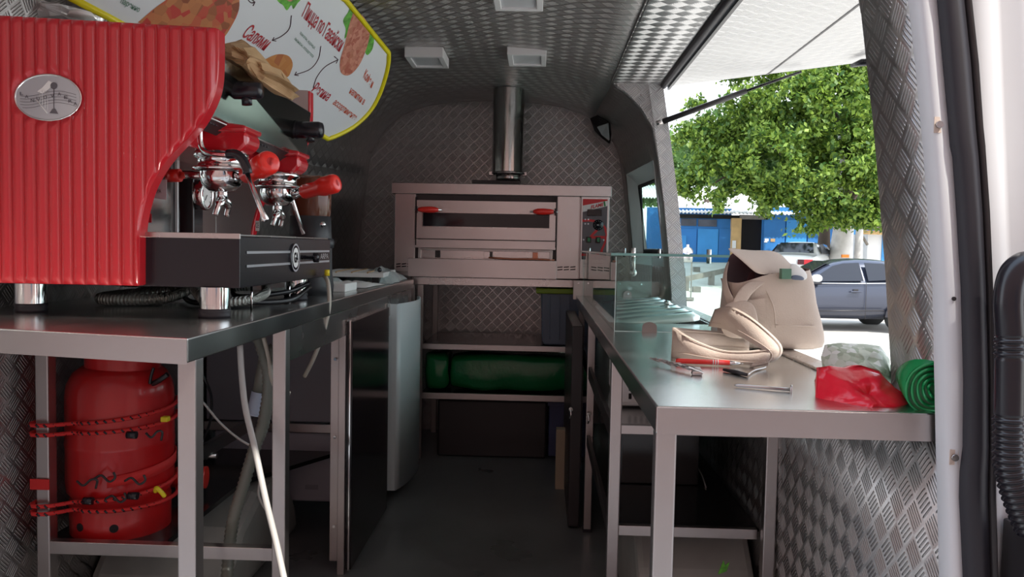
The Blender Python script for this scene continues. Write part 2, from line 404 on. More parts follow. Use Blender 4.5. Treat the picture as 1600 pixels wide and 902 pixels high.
# header above the hatch and sill below it
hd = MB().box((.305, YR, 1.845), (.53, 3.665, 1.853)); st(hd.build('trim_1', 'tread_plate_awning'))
st(MB().box((.30, YR, 1.845), (.308, 3.665, 1.93)).build('trim_2', 'tread_plate'))
si = st(MB().add([(.56, 1.37, .845), (.70, 1.37, .83), (.70, 3.66, .83), (.56, 3.66, .845), (.56, 1.37, .83), (.70, 1.37, .815), (.70, 3.66, .815), (.56, 3.66, .83)],
    [(0,1,2,3),(4,7,6,5),(0,4,5,1),(1,5,6,2),(2,6,7,3),(3,7,4,0)]).build('trim_3', 'white_plastic_edge'))
# plate closing the cove past the header
st(MB().prism([(.308, 3.662, 1.853), (.53, 3.662, 1.853), (.52, 3.662, 1.93), (.308, 3.662, 1.93)], (0, .004, 0)).build('trim_4', 'tread_plate'))
# window in the far right wall: sloped reveal, rubber, pane
def wp(z, y, dx=0): p = rw(z, y); return Vector((p.x+dx, y, z))
win = MB()
ring = lambda m, dx: [wp(WZ0+m, WY0+m, dx), wp(WZ0+m, WY1-m, dx), wp(WZ1-m, WY1-m*1.2, dx), wp(WZ1-m, WY0+m, dx)]
a_, b_ = ring(0, -.002), ring(.07, .05)
win.add(a_+b_, [(i, (i+1) % 4, 4+(i+1) % 4, 4+i) for i in range(4)])
wf = st(win.build('window_1', 'white_paint', solid=.006))
rb = ring(.075, .046); MB().tube(rb, .012, 8, closed=True).build('window_seal', 'rubber', wf)
MB().add(ring(.075, .05), [(0, 1, 2, 3)]).build('pane', 'window_glass', wf)
# jagged hole in the cove lining showing the painted body
hp = [at(925, 183, y=4.55), at(936, 178, y=4.5), at(955, 190, y=4.45), at(957, 208, y=4.45), at(955, 222, y=4.45), at(944, 214, y=4.5), at(932, 202, y=4.53)]
hl = st(MB().prism([p+Vector((-.012, -.02, -.012)) for p in hp], (.006, .012, .006)).build('trim_5', 'black_satin'))
hp2 = [at(937, 196, y=4.5), at(953, 191, y=4.44), at(955, 217, y=4.44), at(944, 208, y=4.5)]
MB().prism([p+Vector((-.016, -.03, -.014)) for p in hp2], (.006, .008, .006)).build('body_paint_patch', 'white_fridge', hl)
MB().cyl(at(1006, 150, y=3.68)+Vector((-.02, -.01, 0)), at(1006, 150, y=3.68)+Vector((.02, 0, 0)), .010, 12).build('hole_plug', 'steel', wr_)

# rear post, rubber seal and open door at the right edge
def ribbon(L, R, y, d, bulge=0):
    """L, R: lists of (px, py); a post whose front face stands at depth y"""
    n = len(L); mb = MB(); vs = []
    for (l, r) in zip(L, R):
        a, b = at(*l, y=y), at(*r, y=y); vs += [a+Vector((0, d, 0)), a, a*.5+b*.5-Vector((0, bulge, 0)), b, b+Vector((0, d, 0))]
    mb.add(vs, [(i*5+k, i*5+k+1, (i+1)*5+k+1, (i+1)*5+k) for i in range(n-1) for k in range(4)], True); return mb
PY = [-260, 0, 100, 200, 228, 245, 330, 450, 600, 700, 740, 780, 902, 1300]
PL = [1395, 1435, 1446, 1455, 1458, 1459, 1465, 1473, 1476, 1478, 1479, 1480, 1483, 1495]
PR = [1430, 1470, 1479, 1488, 1490, 1494, 1500, 1507, 1511, 1510, 1505, 1504, 1510, 1525]
SR = [1482, 1519, 1530, 1537, 1540, 1541, 1547, 1552, 1556, 1557, 1557, 1557, 1560, 1570]
ps = ribbon(list(zip(PL, PY)), list(zip(PR, PY)), 1.155, .03, .003)
post = st(ps.build('trim_6', 'white_paint'))
for (x_, y_) in ((1467, 195), (1491, 715)):
    c = at(x_, y_, y=1.152); MB().cyl(c, c+Vector((0, -.004, 0)), .005, 12).build('screw_hole', 'steel', post)
    MB().box(c+Vector((-.006, .002, -.011)), c+Vector((.006, .0005, .011))).build('glue_mark', 'canvas', post)
c = at(1490, 467, y=1.152); MB().cyl(c, c+Vector((0, -.002, 0)), .003, 10).build('screw_hole', 'black_satin', post)
st(ribbon(list(zip([p-1 for p in PR], PY)), list(zip([(a+b*3)/4 for a, b in zip(PR, SR)], PY)), 1.145, .05, .012).build('trim_7', 'rubber'))
st(ribbon(list(zip([(a+b*2.6)/3.6 for a, b in zip(PR, SR)], PY)), list(zip(SR, PY)), 1.15, .05, .010).build('trim_8', 'black_satin'))
# the open rear door: pressed white panel with vertical ribs
mb = MB(); prof = [(0, 0), (.012, -.012), (.03, -.016), (.042, -.006), (.055, -.004), (.075, -.012), (.10, -.014), (.12, .002), (.30, .006), (.32, -.01), (.5, -.01), (.52, .006), (.66, .006)]
zs = [.03+.16*k for k in range(12)]
def dpt(i, z):
    u, d = prof[i]; e = at(1519, 0, y=1.175) if z > 1.4 else None
    x0 = .632-.045*max(0, (z-.95))/.5; return Vector((x0+u*.985, 1.185-u*.1+d, z))
mb.add([dpt(i, z) for i in range(len(prof)) for z in zs], [(i*12+j, (i+1)*12+j, (i+1)*12+j+1, i*12+j+1) for i in range(len(prof)-1) for j in range(11)], True)
dr = st(mb.build('door_1', 'white_paint', solid=.02))
mb = MB(); a, b = at(1524, 0, y=1.168), at(1556, 902, y=1.168)
MB().box(at(1566, 808, y=1.16), at(1640, 990, y=1.10)).build('door_pocket', 'black_satin', dr, bevel=.004)

# ---------------- service hatch (awning) propped open over the opening
HX, HZ = .545, 1.852
haw = thing('service_hatch', 'large tread-plate service hatch propped open outwards above the counter opening', 'hatch', (HX, 2.5, HZ))
mb = MB(); W_, H_ = 1.16, .155
dirv = Vector((1.0, 0, .138))
O_ = Vector((HX+.01, 0, HZ-.012))
vs = []; uv = []
for y in (1.30, 3.70):
    for t in (0, W_): vs.append(O_+dirv*t+Vector((0, y, 0))); uv.append((y, t))
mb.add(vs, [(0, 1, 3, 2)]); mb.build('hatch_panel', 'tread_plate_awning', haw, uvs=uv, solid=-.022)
for t in (.45,):
    MB().box(O_+dirv*t+Vector((-.002, 1.3, -.0025)), O_+dirv*(t+.004)+Vector((.002, 3.7, .0))).build('panel_seam', 'black_satin', haw)
MB().tube([(HX-.008, 1.2, HZ-.012), (HX-.008, 3.68, HZ-.012)], .016, 8).build('hinge_seal', 'rubber', haw)
MB().box((HX+.01, 1.3, HZ-.03), (HX+.022, 3.68, HZ-.012)).build('hinge_flap', 'black_satin', haw)
MB().box(O_+dirv*(W_-.01)+Vector((0, 1.3, -.035)), O_+dirv*W_+Vector((.012, 3.7, .01))).build('edge_trim', 'white_paint', haw)
a = at(1330, 103, y=3.6); b = at(1362, 97, y=3.52)
MB().tube([a, (a+b)/2+Vector((0, 0, .006)), b, b+Vector((.09, 0, .004))], [.008, .016, .016, .016], 8).build('latch', 'black_plastic', haw)
gs = thing('gas_strut', 'thin black gas strut holding the hatch open, fixed to the far pillar', 'strut', at(1032, 191, y=3.63))
a, b, c = at(1036, 190, y=3.63), at(1166, 142, y=3.62), at(1252, 112, y=3.61)
MB().tube([a, b], .0125, 12).build('strut_cylinder', 'black_satin', gs)
MB().tube([b, c], .006, 8).build('strut_rod', 'black_plastic', gs)
MB().cyl(a+Vector((-.03, 0, -.008)), a, .011, 10).build('ball_joint', 'steel', gs)

# ---------------- ceiling lights
for i, (x0, x1, y0, y1, lb) in enumerate([(-.60, -.435, 3.45, 3.67, 'flat square ceiling light, the left one of the far pair'), (-.16, .006, 3.43, 3.655, 'flat square ceiling light, just in front of the flue pipe'),
        (-.174, -.010, 2.60, 2.81, 'flat square ceiling light nearest the camera, cut by the top edge')]):
    zc = shell(1.94, 3, 1).z-.012 if i else 1.918
    zc = min(zc, 1.928)
    L = thing('ceiling_light', lb, 'light', ((x0+x1)/2, (y0+y1)/2, zc), 'ceiling lights')
    mb = MB(); r_ = .022
    mb.box((x0, y0, zc-.014), (x1, y0+r_, zc+.03)).box((x0, y1-r_, zc-.014), (x1, y1, zc+.03)).box((x0, y0+r_, zc-.014), (x0+r_, y1-r_, zc+.03)).box((x1-r_, y0+r_, zc-.014), (x1, y1-r_, zc+.03))
    mb.build('frame', 'white_plastic_edge', L, bevel=.002)
    box('diffuser', (x0+r_, y0+r_, zc-.006), (x1-r_, y1-r_, zc+.02), 'light_lens', L, 0)

# ============================================================ LEFT WORKTABLE
ZT = .93
lt = thing('worktable', 'long stainless steel worktable along the left wall under the red coffee machine', 'table', (-1.0, 2.7, 0), 'steel worktables')
top = [(-.612, 1.367), (-.63, 3.97), (-1.31, 3.97), (-1.31, 1.515)]
MB().prism([(x, y, ZT) for x, y in top], (0, 0, -.044)).build('tabletop', 'steel_top', lt, bevel=.003)
a0, a1 = Vector((-.612, 1.367, 0)), Vector((-1.31, 1.515, 0))
dv = (a1-a0).normalized(); nv = Vector((dv.y, -dv.x, 0))
if nv.y > 0: nv = -nv
MB().add([a0+nv*.002+Vector((0, 0, ZT-.003)), a1+nv*.002+Vector((0, 0, ZT-.003)), a1+nv*.002+Vector((0, 0, ZT-.046)), a0+nv*.002+Vector((0, 0, ZT-.046))], [(0, 1, 2, 3)]).build('front_fascia', 'steel_soft', lt)['label'] = 'brushed front fascia catching a pink reflection'
def leg(x, y, z1, parent, w=.034, d=.036, z0=0, m='steel_soft'): box('leg', (x, y, z0), (x+w, y+d, z1), m, parent, .003)
leg(-.655, 1.42, .886, lt); leg(-.66, 1.95, .886, lt); leg(-1.285, 1.985, .886, lt); leg(-.655, 3.24, .86, lt, .03, .03, .012); 
MB().box((-.657, 3.238, 0), (-.623, 3.272, .014)).build('foot', 'rubber', lt)
box('crossbar', (-1.252, 1.985, .285), (-.66, 2.012, .318), 'steel_soft', lt)
box('side_rail', (-.655, 1.99, .80), (-.63, 3.90, .884), 'steel', lt)
box('side_rail', (-1.29, 2.02, .26), (-1.26, 3.2, .29), 'steel_soft', lt)
MB().box((-1.30, 2.0, .285), (-.98, 2.62, .300)).build('lower_shelf', 'dark_panel', lt)
MB().add([(-1.3, 2.62, .285), (-.665, 3.2, .285), (-1.3, 3.2, .285), (-1.3, 2.62, .30), (-.665, 3.2, .30), (-1.3, 3.2, .30), (-.98, 2.62, .285), (-.98, 2.62, .30)], [(0, 6, 1, 2), (3, 5, 4, 7), (6, 7, 4, 1)]).build('lower_shelf', 'dark_panel', lt)
# diagonal brace seen behind the hoses
MB().prism([at(292, 712, y=2.35), at(445, 625, y=3.0), at(445, 640, y=3.0), at(292, 735, y=2.35)], (-.015, .02, 0)).build('brace', 'steel_soft', lt)
# white box / wheel arch under the left table
mb = MB(); pr_ = [(2.25, 0), (2.30, .10), (2.42, .21), (2.58, .275), (2.76, .28), (2.89, .22), (2.98, .10), (3.01, 0)]
mb.prism([(-1.33, y, z) for y, z in pr_], (.42, 0, 0)); wa = mb.build('wheel_arch', 'wheel_arch', bevel=.03)
tag(wa, 'grey-white wheel arch cover on the floor under the left worktable', 'wheel arch')
mb = MB(); mb.prism([(.28, y, z) for y, z in [(2.12, 0), (2.14, .22), (2.24, .31), (2.6, .33), (2.8, .25), (2.86, 0)]], (.32, 0, 0))
tag(mb.build('wheel_arch', 'wheel_arch', bevel=.02), 'pale grey wheel arch cover on the floor under the right counter', 'wheel arch')

# black glossy cabinet standing under the left table, side toward the aisle
cb = thing('display_cabinet', 'black glossy cabinet with steel edge strips under the left worktable', 'cabinet', (-.66, 2.9, 0))
box('side_panel', (-.640, 2.60, .012), (-.612, 3.23, .845), 'black_gloss', cb, .002)
box('edge_strip', (-.655, 2.585, 0), (-.632, 2.60, .86), 'steel_soft', cb)
box('edge_strip', (-.685, 2.60, .04), (-.655, 2.615, .86), 'steel_soft', cb)
box('edge_strip', (-.622, 2.592, .01), (-.616, 2.602, .85), 'chrome', cb)
for z in (.16, .46, .72): MB().cyl((-.668, 2.598, z), (-.668, 2.592, z), .005, 10).build('screw', 'chrome', cb)
# grey fridge side and white chest further back
gf = thing('storage_unit', 'grey boxed storage unit under the left worktable, above the pale chest', 'cabinet', (-.85, 3.1, .39))
box('body', (-1.28, 3.02, .41), (-.70, 3.20, .80), 'grey_fridge', gf, .006)
box('bottom_rail', (-1.28, 3.0, .375), (-.70, 3.02, .408), 'steel_soft', gf)
ch = thing('chest', 'pale lavender-grey chest with a small grey badge low on its front, under the left worktable', 'appliance', (-.85, 3.1, .0))
box('body', (-1.25, 3.02, .10), (-.70, 3.20, .37), 'lavender_chest', ch, .010)
c0 = at(477, 765, y=3.018); box('badge', c0+Vector((.0, 0, 0)), c0+Vector((.05, .004, .018)), 'grey_fridge', ch)
for x in (-1.2, -.76): box('foot', (x, 3.05, 0), (x+.03, 3.1, .10), 'black_satin', ch)
# white fridge
wf_ = thing('fridge', 'white under-counter fridge with rounded door facing the aisle, left of the shelf rack', 'fridge', (-.85, 3.6, 0))
box('body', (-1.20, 3.36, .03), (-.645, 3.93, .84), 'white_fridge', wf_, .006)
mb = MB(); 
def fd(u, v):
    y = 3.355+.57*u; return Vector((-.603+.045*math.sin(PI*u)**.8 if 0 < u < 1 else -.603, y, .05+.80*v))
mb.grid(fd, 16, 1); mb.add([(-.64, 3.355, .05), (-.603, 3.355, .05), (-.603, 3.355, .85), (-.64, 3.355, .85)], [(0, 1, 2, 3)])
mb.build('door', 'white_fridge', wf_, solid=.008)
for y in (3.4, 3.85): box('foot', (-.70, y, 0), (-.66, y+.03, .03), 'black_satin', wf_)

# ============================================================ SHELF RACK under the oven
rk = thing('shelf_rack', 'stainless steel shelf rack across the front of the van carrying the oven', 'shelving', (-.15, 4.3, 0))
box('top_shelf', (-.66, 4.05, .90), (.36, 4.68, .94), 'steel', rk, .002)
for x in (-.625, -.28, .03, .325)[0:1]+(.325,): 
    for y in (4.055, 4.64): box('leg', (x, y, 0), (x+.03, y+.03, .90), 'steel_soft', rk, .002)
box('side_strip', (-.665, 4.06, .0), (-.640, 4.075, .90), 'steel_soft', rk)
for z0, z1 in ((.569, .598), (.313, .345)):
    box('rail', (-.595, 4.055, z0), (.325, 4.075, z1), 'steel_soft', rk, .002)
    box('shelf', (-.60, 4.075, z1-.012), (.33, 4.66, z1-.004), 'dark_panel', rk, 0)
bn = thing('storage_bin', 'dark blue-grey plastic bin with a lime green lid on the upper rack shelf', 'bin', (.13, 4.3, .60))
mb = MB(); mb.prism([(.005, 4.09, .90-.01), (.015, 4.09, .62), (.03, 4.09, .60), (.30, 4.09, .60), (.31, 4.09, .89)], (0, .4, 0)); mb.build('tub', 'bin_plastic', bn, bevel=.008)
for x in (.05, .10, .15, .20, .25): box('rib', (x, 4.084, .63), (x+.006, 4.09, .85), 'bin_plastic', bn)
box('lid', (-.02, 4.06, .866), (.32, 4.50, .893), 'lime_plastic', bn, .006)
for i, (x0, x1, lb) in enumerate([(-.588, -.47, 'small crumpled green film pack at the left end of the middle rack shelf'), (-.455, .31, 'long wrapped bundle of green plastic film filling the middle rack shelf')]):
    mb = MB(); nx, ny = (12, 14) if i == 0 else (60, 16)
    def gp(u, v):
        a = 2*PI*v; cx, cz, ry, rz = (x0+(x1-x0)*u, .442, .12, .095)
        e = (1-abs(2*u-1)**6)**.5*.12+.88
        sx = lambda t, p: math.copysign(abs(t)**p, t)
        return Vector((cx, 4.22+ry*sx(math.cos(a), .5)*e, cz+rz*sx(math.sin(a), .5)*e))
    mb.grid(gp, nx, ny); mb.v = crumple(mb.v, .014, 14 if i == 0 else 7, i*3)
    n = ny+1; mb.f += [tuple(range(n)), tuple(range(nx*n, nx*n+n))]; mb.sm += [False]*2
    tag(mb.build('film_bundle', 'green_film'), lb, 'plastic bag', 'green film packs')
tag(box('dark_case', (-.52, 4.12, .0), (.05, 4.6, .30), 'black_satin', None, .01), 'large dark case on the floor under the rack', 'case')
cr = thing('blue_crate', 'dark blue plastic crate on the floor under the right end of the rack', 'crate', (.12, 4.2, 0))
box('body', (.06, 4.10, .02), (.28, 4.5, .30), 'blue_plastic', cr, .006); box('rim', (.052, 4.092, .285), (.288, 4.51, .305), 'blue_plastic', cr, .003)
c = at(877, 735, y=3.65)
tag(box('wood_block', (.088, 3.6, .0), (.15, 3.66, .275), 'cardboard', None, .002), 'pale wooden block standing on the floor beside the black cabinet', 'block')

# ============================================================ PIZZA OVEN
ov = thing('pizza_oven', 'stainless steel single deck pizza oven with two red handles on the shelf rack', 'oven', (-.2, 4.4, .94))
box('body', (-.735, 4.03, .945), (.335, 4.60, 1.355), 'oven_steel', ov, .002)
box('top_cover', (-.752, 4.0, 1.357), (.345, 4.63, 1.412), 'oven_steel', ov, .003)
box('left_column', (-.735, 4.005, .965), (-.632, 4.03, 1.357), 'oven_steel', ov, .002)
box('right_column', (.078, 4.005, .945), (.190, 4.03, 1.357), 'oven_steel', ov, .002)
box('door_recess', (-.632, 4.026, 1.03), (.078, 4.031, 1.357), 'oven_cavity', ov, 0)
# door with window
mb = MB(); x0, x1, z0, z1 = -.622, .070, 1.135, 1.325; a, b, c, d = -.592, .040, 1.196, 1.264; y0, y1 = 3.985, 4.02
mb.box((x0, y0, z0), (x1, y1, c)).box((x0, y0, d), (x1, y1, z1)).box((x0, y0, c), (a, y1, d)).box((b, y0, c), (x1, y1, d))
od = mb.build('door', 'oven_steel', ov); box('door_glass', (a, y0+.008, c), (b, y0+.012, d), 'glass_dark', od, 0)
fr = MB(); fr.box((a-.004, y0-.002, c-.004), (b+.004, y0, c)).box((a-.004, y0-.002, d), (b+.004, y0, d+.004)).box((a-.004, y0-.002, c), (a, y0, d)); fr.build('window_trim', 'steel', od)
for sx, xx in ((1, -.612), (-1, .060)):
    zc = 1.277; mb = MB().lathe([(0, 0), (.009, 0), (.013, .015), (.016, .05), (.015, .08), (.008, .10), (0, .103)], (0, 0, 0), 18, 'X')
    for v in mb.v: v.x = xx+sx*v.x; v.y += 3.962; v.z += zc
    h = mb.build('handle', 'red_plastic', od)
    MB().tube([(xx-sx*.02, 3.962, zc), (xx+sx*.118, 3.962, zc)], .004, 8).build('handle_rod', 'chrome', h)
    box('handle_arm', (xx-sx*.004, 3.955, zc-.017), (xx-sx*.014, 3.99, zc+.017), 'black_plastic', h)
    box('hinge_arm', (xx-sx*.018, 3.99, 1.10), (xx-sx*.011, 4.02, 1.34), 'black_plastic', od)
box('ledge', (-.635, 3.992, 1.088), (.073, 4.02, 1.132), 'oven_steel', ov, .002)
box('lower_panel', (-.662, 3.972, .943), (.080, 4.0, 1.035), 'oven_steel', ov, .002)
# burner bay between ledge and lower panel
bb = MB().box((-.605, 4.018, 1.03), (.060, 4.024, 1.09)); bb.build('burner_bay', 'steel', ov)
box('bay_frame', (-.615, 4.0, 1.03), (-.602, 4.02, 1.09), 'steel_soft', ov); box('bay_frame', (.045, 4.0, 1.03), (.058, 4.02, 1.09), 'steel_soft', ov); box('bay_frame', (-.605, 3.998, 1.078), (.06, 4.01, 1.086), 'steel_soft', ov)
for x, w, m in ((-.53, .026, 'black_satin'), (-.285, .03, 'steel'), (-.255, .014, 'black_gloss'), (-.04, .026, 'copper_tube')):
    box('bracket', (x, 4.006, 1.04), (x+w, 4.018, 1.075), m, ov)
MB().tube(smooth([(-.26, 4.008, 1.045), (-.15, 4.005, 1.040), (-.02, 4.004, 1.041), (.07, 4.004, 1.038)], 4), .005, 8).build('burner_tube', 'copper_tube', ov)
for x in (-.56, -.13, -.09): MB().cyl((x, 4.01, 1.065), (x, 4.018, 1.065), .007, 10).build('bolt', 'steel', ov)
# vents (groups of slots)
def slots(x0, z0, n, w, sl, m='black_gloss', skew=.003):
    for r in range(2):
        mb = MB()
        for k in range(n):
            xa = x0+k*(w+.006); za = z0-r*.013+skew*k*.4; mb.prism([(xa, sl, za), (xa+w, sl, za+skew), (xa+w, sl, za+skew+.005), (xa, sl, za+.005)], (0, -.002, 0))
        mb.build('vent_slots', m, ov)
slots(.085, 1.0, 3, .026, 4.004); slots(-.725, 1.0, 3, .022, 4.004); 
# control panel
cp = box('control_box', (.196, 4.0, .948), (.336, 4.03, 1.357), 'oven_steel', ov, .002)
F = lambda x, z, y=3.9985: Vector((x, y, z))
PX0, PX1, PZ0, PZ1 = .204, .326, 1.045, 1.345
MB().prism([F(PX0, PZ0), F(PX1, PZ0), F(PX1, PZ1), F(PX0, PZ1)], (0, -.002, 0)).build('facia', 'panel_grey', cp)
MB().prism([F(PX0, 1.312, 3.996), F(PX1, 1.338, 3.996), F(PX1, 1.345, 3.996), F(PX0, 1.345, 3.996)], (0, -.0006, 0)).build('red_field', 'panel_red', cp)
MB().prism([F(PX0, 1.280, 3.996), F(PX1, 1.312, 3.996), F(PX1, 1.338, 3.996), F(PX0, 1.312, 3.996)], (0, -.0008, 0)).build('white_band', 'paper_white', cp)
text('FLAME', 'panel_red', F(.244, 1.296, 3.9945), F(.305, 1.312, 3.9945), F(.246, 1.313, 3.9945), cp, bold=.03)
MB().prism([F(.310, 1.309, 3.995), F(.317, 1.311, 3.995), F(.313, 1.336, 3.995), F(.306, 1.334, 3.995)], (0, -.0006, 0)).build('green_stripe', 'italy_green', cp)
MB().box(F(.227, 1.262, 3.999), F(.298, 1.294, 3.990)).build('display', 'black_gloss', cp, bevel=.002)
# red swoosh 2-like figure
def band(pts, w, y=3.9955):
    mb = MB(); P = [Vector((x, 0, z)) for x, z in pts]; L = []; R = []
    for i, p in enumerate(P):
        t = (P[min(i+1, len(P)-1)]-P[max(i-1, 0)]).normalized(); n = Vector((-t.z, 0, t.x)); ww = w[i] if isinstance(w, list) else w
        L.append(Vector((p.x+n.x*ww, y, p.z+n.z*ww))); R.append(Vector((p.x-n.x*ww, y, p.z-n.z*ww)))
    k = len(P); mb.add(L+R, [(i, i+1, k+i+1, k+i) for i in range(k-1)]); return mb
band([(.204, 1.237), (.235, 1.240), (.265, 1.236)], .006).build('swoosh', 'panel_red', cp)
band([(.245, 1.157), (.262, 1.176), (.290, 1.205), (.306, 1.222), (.318, 1.20), (.3235, 1.17), (.318, 1.13), (.300, 1.085), (.27, 1.066), (.235, 1.062), (.204, 1.070)], [.005, .006, .006, .004, .006, .004, .005, .006, .006, .006, .006]).build('swoosh', 'panel_red', cp)
band([(.250, 1.156), (.320, 1.157)], .0065, 3.9952).build('swoosh', 'panel_red', cp)
kn = MB().lathe([(0, -.022), (.014, -.022), (.016, -.004), (.026, -.003), (.027, 0)], (.283, 3.996, 1.217), 28, 'Y').build('knob', 'black_plastic', cp)
for k in range(12):
    a = 2*PI*k/12; MB().box((.283+.020*math.cos(a)-.001, 3.9925, 1.217+.020*math.sin(a)-.001), (.283+.020*math.cos(a)+.001, 3.992, 1.217+.020*math.sin(a)+.001)).build('tick', 'paper_white', kn)
MB().box((.275, 3.9735, 1.2155), (.284, 3.973, 1.2185)).build('pointer', 'paper_white', kn)
for x in (.225, .272):
    s_ = box('rocker_switch', (x, 3.990, 1.128), (x+.024, 3.998, 1.158), 'black_gloss', cp); box('rocker', (x+.005, 3.986, 1.133), (x+.019, 3.99, 1.153), 'switch_green', s_)
for x, z in ((.212, 1.143), (.312, 1.143), (.218, 1.244), (.233, 1.244), (.218, 1.222), (.233, 1.222)): MB().cyl((x, 3.997, z), (x, 3.995, z), .004, 10).build('icon', 'badge_silver', cp)
slots(.215, 1.02, 3, .026, 3.999)
# flue
fl = thing('flue_pipe', 'polished steel flue pipe rising from the oven to the ceiling', 'pipe', (-.185, 4.35, 1.412))
box('base_plate', (-.365, 4.18, 1.412), (-.118, 4.50, 1.445), 'black_satin', fl, .002)
MB().cyl((-.183, 4.35, 1.445), (-.186, 4.35, 1.50), .066, 40).build('collar', 'steel', fl)
MB().lathe([(.066, 1.49), (.092, 1.49), (.092, 1.50), (.085, 1.503)], (-.183, 4.35, 0), 40).build('flange', 'steel', fl)
for dx in (-.09, .09): box('clamp_tab', (-.186+dx-.012, 4.33, 1.485), (-.186+dx+.012, 4.37, 1.505), 'steel', fl)
MB().lathe([(.084, 1.50), (.084, 1.945)], (-.188, 4.35, 0), 48).build('pipe', 'flue_steel', fl)
MB().cyl((-.16, 4.272, 1.47), (-.16, 4.278, 1.47), .006, 8).build('rivet', 'chrome', fl)

# ============================================================ ESPRESSO MACHINE
YM0, YM1 = 1.715, 2.40
em = thing('coffee_machine', 'red two-group espresso machine with ribbed side panel and red portafilter handles on the left worktable', 'coffee machine', (-.95, 2.05, ZT))
edge_px = [(341, 44), (341, 95), (339, 128), (333, 152), (322, 176), (308, 198), (286, 222), (262, 248), (245, 272), (232, 298), (223, 328), (218, 358), (217, 400), (217, 447)]
edge = [at(x, y, y=YM0) for x, y in edge_px]
EZ = [(p.z, p.x) for p in edge]
def ex(z):
    if z >= EZ[0][0]: return EZ[0][1]
    for (z0, x0), (z1, x1) in zip(EZ, EZ[1:]):
        if z1 <= z <= z0: return x0+(x1-x0)*(z-z0)/(z1-z0)
    return EZ[-1][1]
XL, ZB = -1.235, EZ[-1][0]
ztop = lambda x: 1.578+(x+1.18)*(EZ[0][0]-1.578)/.48
zbot_at = lambda x: ZB if x <= ex(ZB) else next((z1+(z0-z1)*(x-x1)/(x0-x1) for (z0, x0), (z1, x1) in reversed(list(zip(EZ, EZ[1:]))) if x1 <= x <= x0 and x0 != x1), EZ[0][0])
PITCH = .0268; BX, BZ = at(77, 153, y=YM0).x, at(77, 153, y=YM0).z; BA, BB = .072, .048
def ribs():
    x_end = EZ[0][1]-.004; nx = 300; nz = 70; vs = []; xs = [XL+(x_end-XL)*i/nx for i in range(nx+1)]
    for x in xs:
        z0, z1 = zbot_at(x)+.001, ztop(x)
        for j in range(nz+1):
            t = j/nz; z = z0+(z1-z0)*t
            h = abs(math.sin(PI*(x-XL)/PITCH))**.7*.0095
            dd = min((z-z0), (z1-z)); h *= min(1, max(0, dd/.010))**.5
            q = ((x-BX)/(BA+.006))**2+((z-BZ)/(BB+.006))**2
            if q < 1.12: h *= max(0, min(1, (q-1)/.12))
            dx = max(0, 1-(x_end-x)/.012); h *= max(0, min(1, (x_end-x)/.010))
            vs.append((x, YM0-.002-h+dx*.003, z))
    m = MB(); m.add(vs, [(i*(nz+1)+j, (i+1)*(nz+1)+j, (i+1)*(nz+1)+j+1, i*(nz+1)+j+1) for i in range(nx) for j in range(nz)], True); return m
sp_ = ribs().build('side_panel', 'red_enamel', em)
out = smooth(edge, 4)
poly = [Vector((XL, 0, ZB)), Vector((XL, 0, ztop(XL)))]+[Vector((p.x, 0, p.z)) for p in out]
MB().prism([Vector((p.x, YM0, p.z)) for p in poly], (0, .040, 0)).build('panel_rim', 'red_enamel', sp_, bevel=.004)
# badge
bd = MB().lathe([(0, 0), (1, 0)], (0, 0, 0), 48, 'Y')
for v in bd.v: v.x = BX+v.x*BA; v.z = BZ+v.z*BB; v.y = YM0-.004
bdo = bd.build('badge', 'badge_silver', sp_)
rim = [Vector((BX+math.cos(a)*(BA+.001), YM0-.004, BZ+math.sin(a)*(BB+.001))) for a in [2*PI*k/48 for k in range(48)]]
MB().tube(rim, .0022, 8, closed=True).build('badge_rim', 'chrome', bdo)
YB = YM0-.0048
for k in range(5):
    pts = []
    for i in range(25):
        x = -.062+.124*i/24; z = .012-.0062*k+.006*math.sin(x*45+.6)-.004
        if (x/BA)**2+(z/BB)**2 < .9: pts.append((BX+x, YB, BZ+z))
    MB().tube(pts, .0004, 4).build('staff_line', 'panel_grey', bdo)
for ch_, x, y in [('L', 34, 146), ('A', 42, 151), ('N', 51, 157), ('U', 60, 154), ('O', 71, 152), ('V', 82, 150), ('A', 93, 147), ('E', 103, 152), ('R', 110, 158), ('A', 118, 162)]:
    p = at(x-3, y+2.5, y=YB-.0004); q_ = at(x+2.5, y+2.5, y=YB-.0004); r_ = at(x-3, y-2.5, y=YB-.0004)
    text(ch_, 'panel_grey', p, q_, r_, bdo, lift=.0004, bold=.01)
# abstract harp-like figure of the badge
pw = lambda x, y: at(x, y, y=YB-.0002)
MB().add([pw(58, 143), pw(66, 137), pw(76, 126), pw(84, 130), (pw(78, 138)), pw(66, 147)], [(0, 1, 2, 3, 4, 5)]).build('emblem_harp', 'paper_white', bdo)
for x in (62, 66, 70, 74): MB().tube([pw(x, 142), pw(x+.5, 158+(x-58)*.9)], .0005, 4).build('emblem_string', 'paper_white', bdo)
MB().tube([pw(57, 156), pw(74, 177)], .0012, 4).build('emblem_base', 'paper_white', bdo)
MB().lathe([(0, 0), (.0075, 0)], pw(84, 134), 20, 'Y').build('emblem_head', 'panel_grey', bdo)
MB().tube([pw(84, 138), pw(84, 172)], .0008, 4).build('emblem_stem', 'panel_grey', bdo)
MB().add([pw(77, 177), pw(82, 170), pw(86, 170), pw(91, 178)], [(0, 1, 2, 3)]).build('emblem_foot', 'panel_grey', bdo)
# far side panel: steel sheet with red rim
MB().prism([Vector((p.x-.006, YM1-.004, p.z)) for p in poly], (0, .004, 0)).build('far_side_panel', 'steel_soft', em)
MB().prism([Vector((p.x, YM1, p.z)) for p in poly], (0, .036, 0)).build('far_side_panel', 'red_enamel', em, bevel=.003)
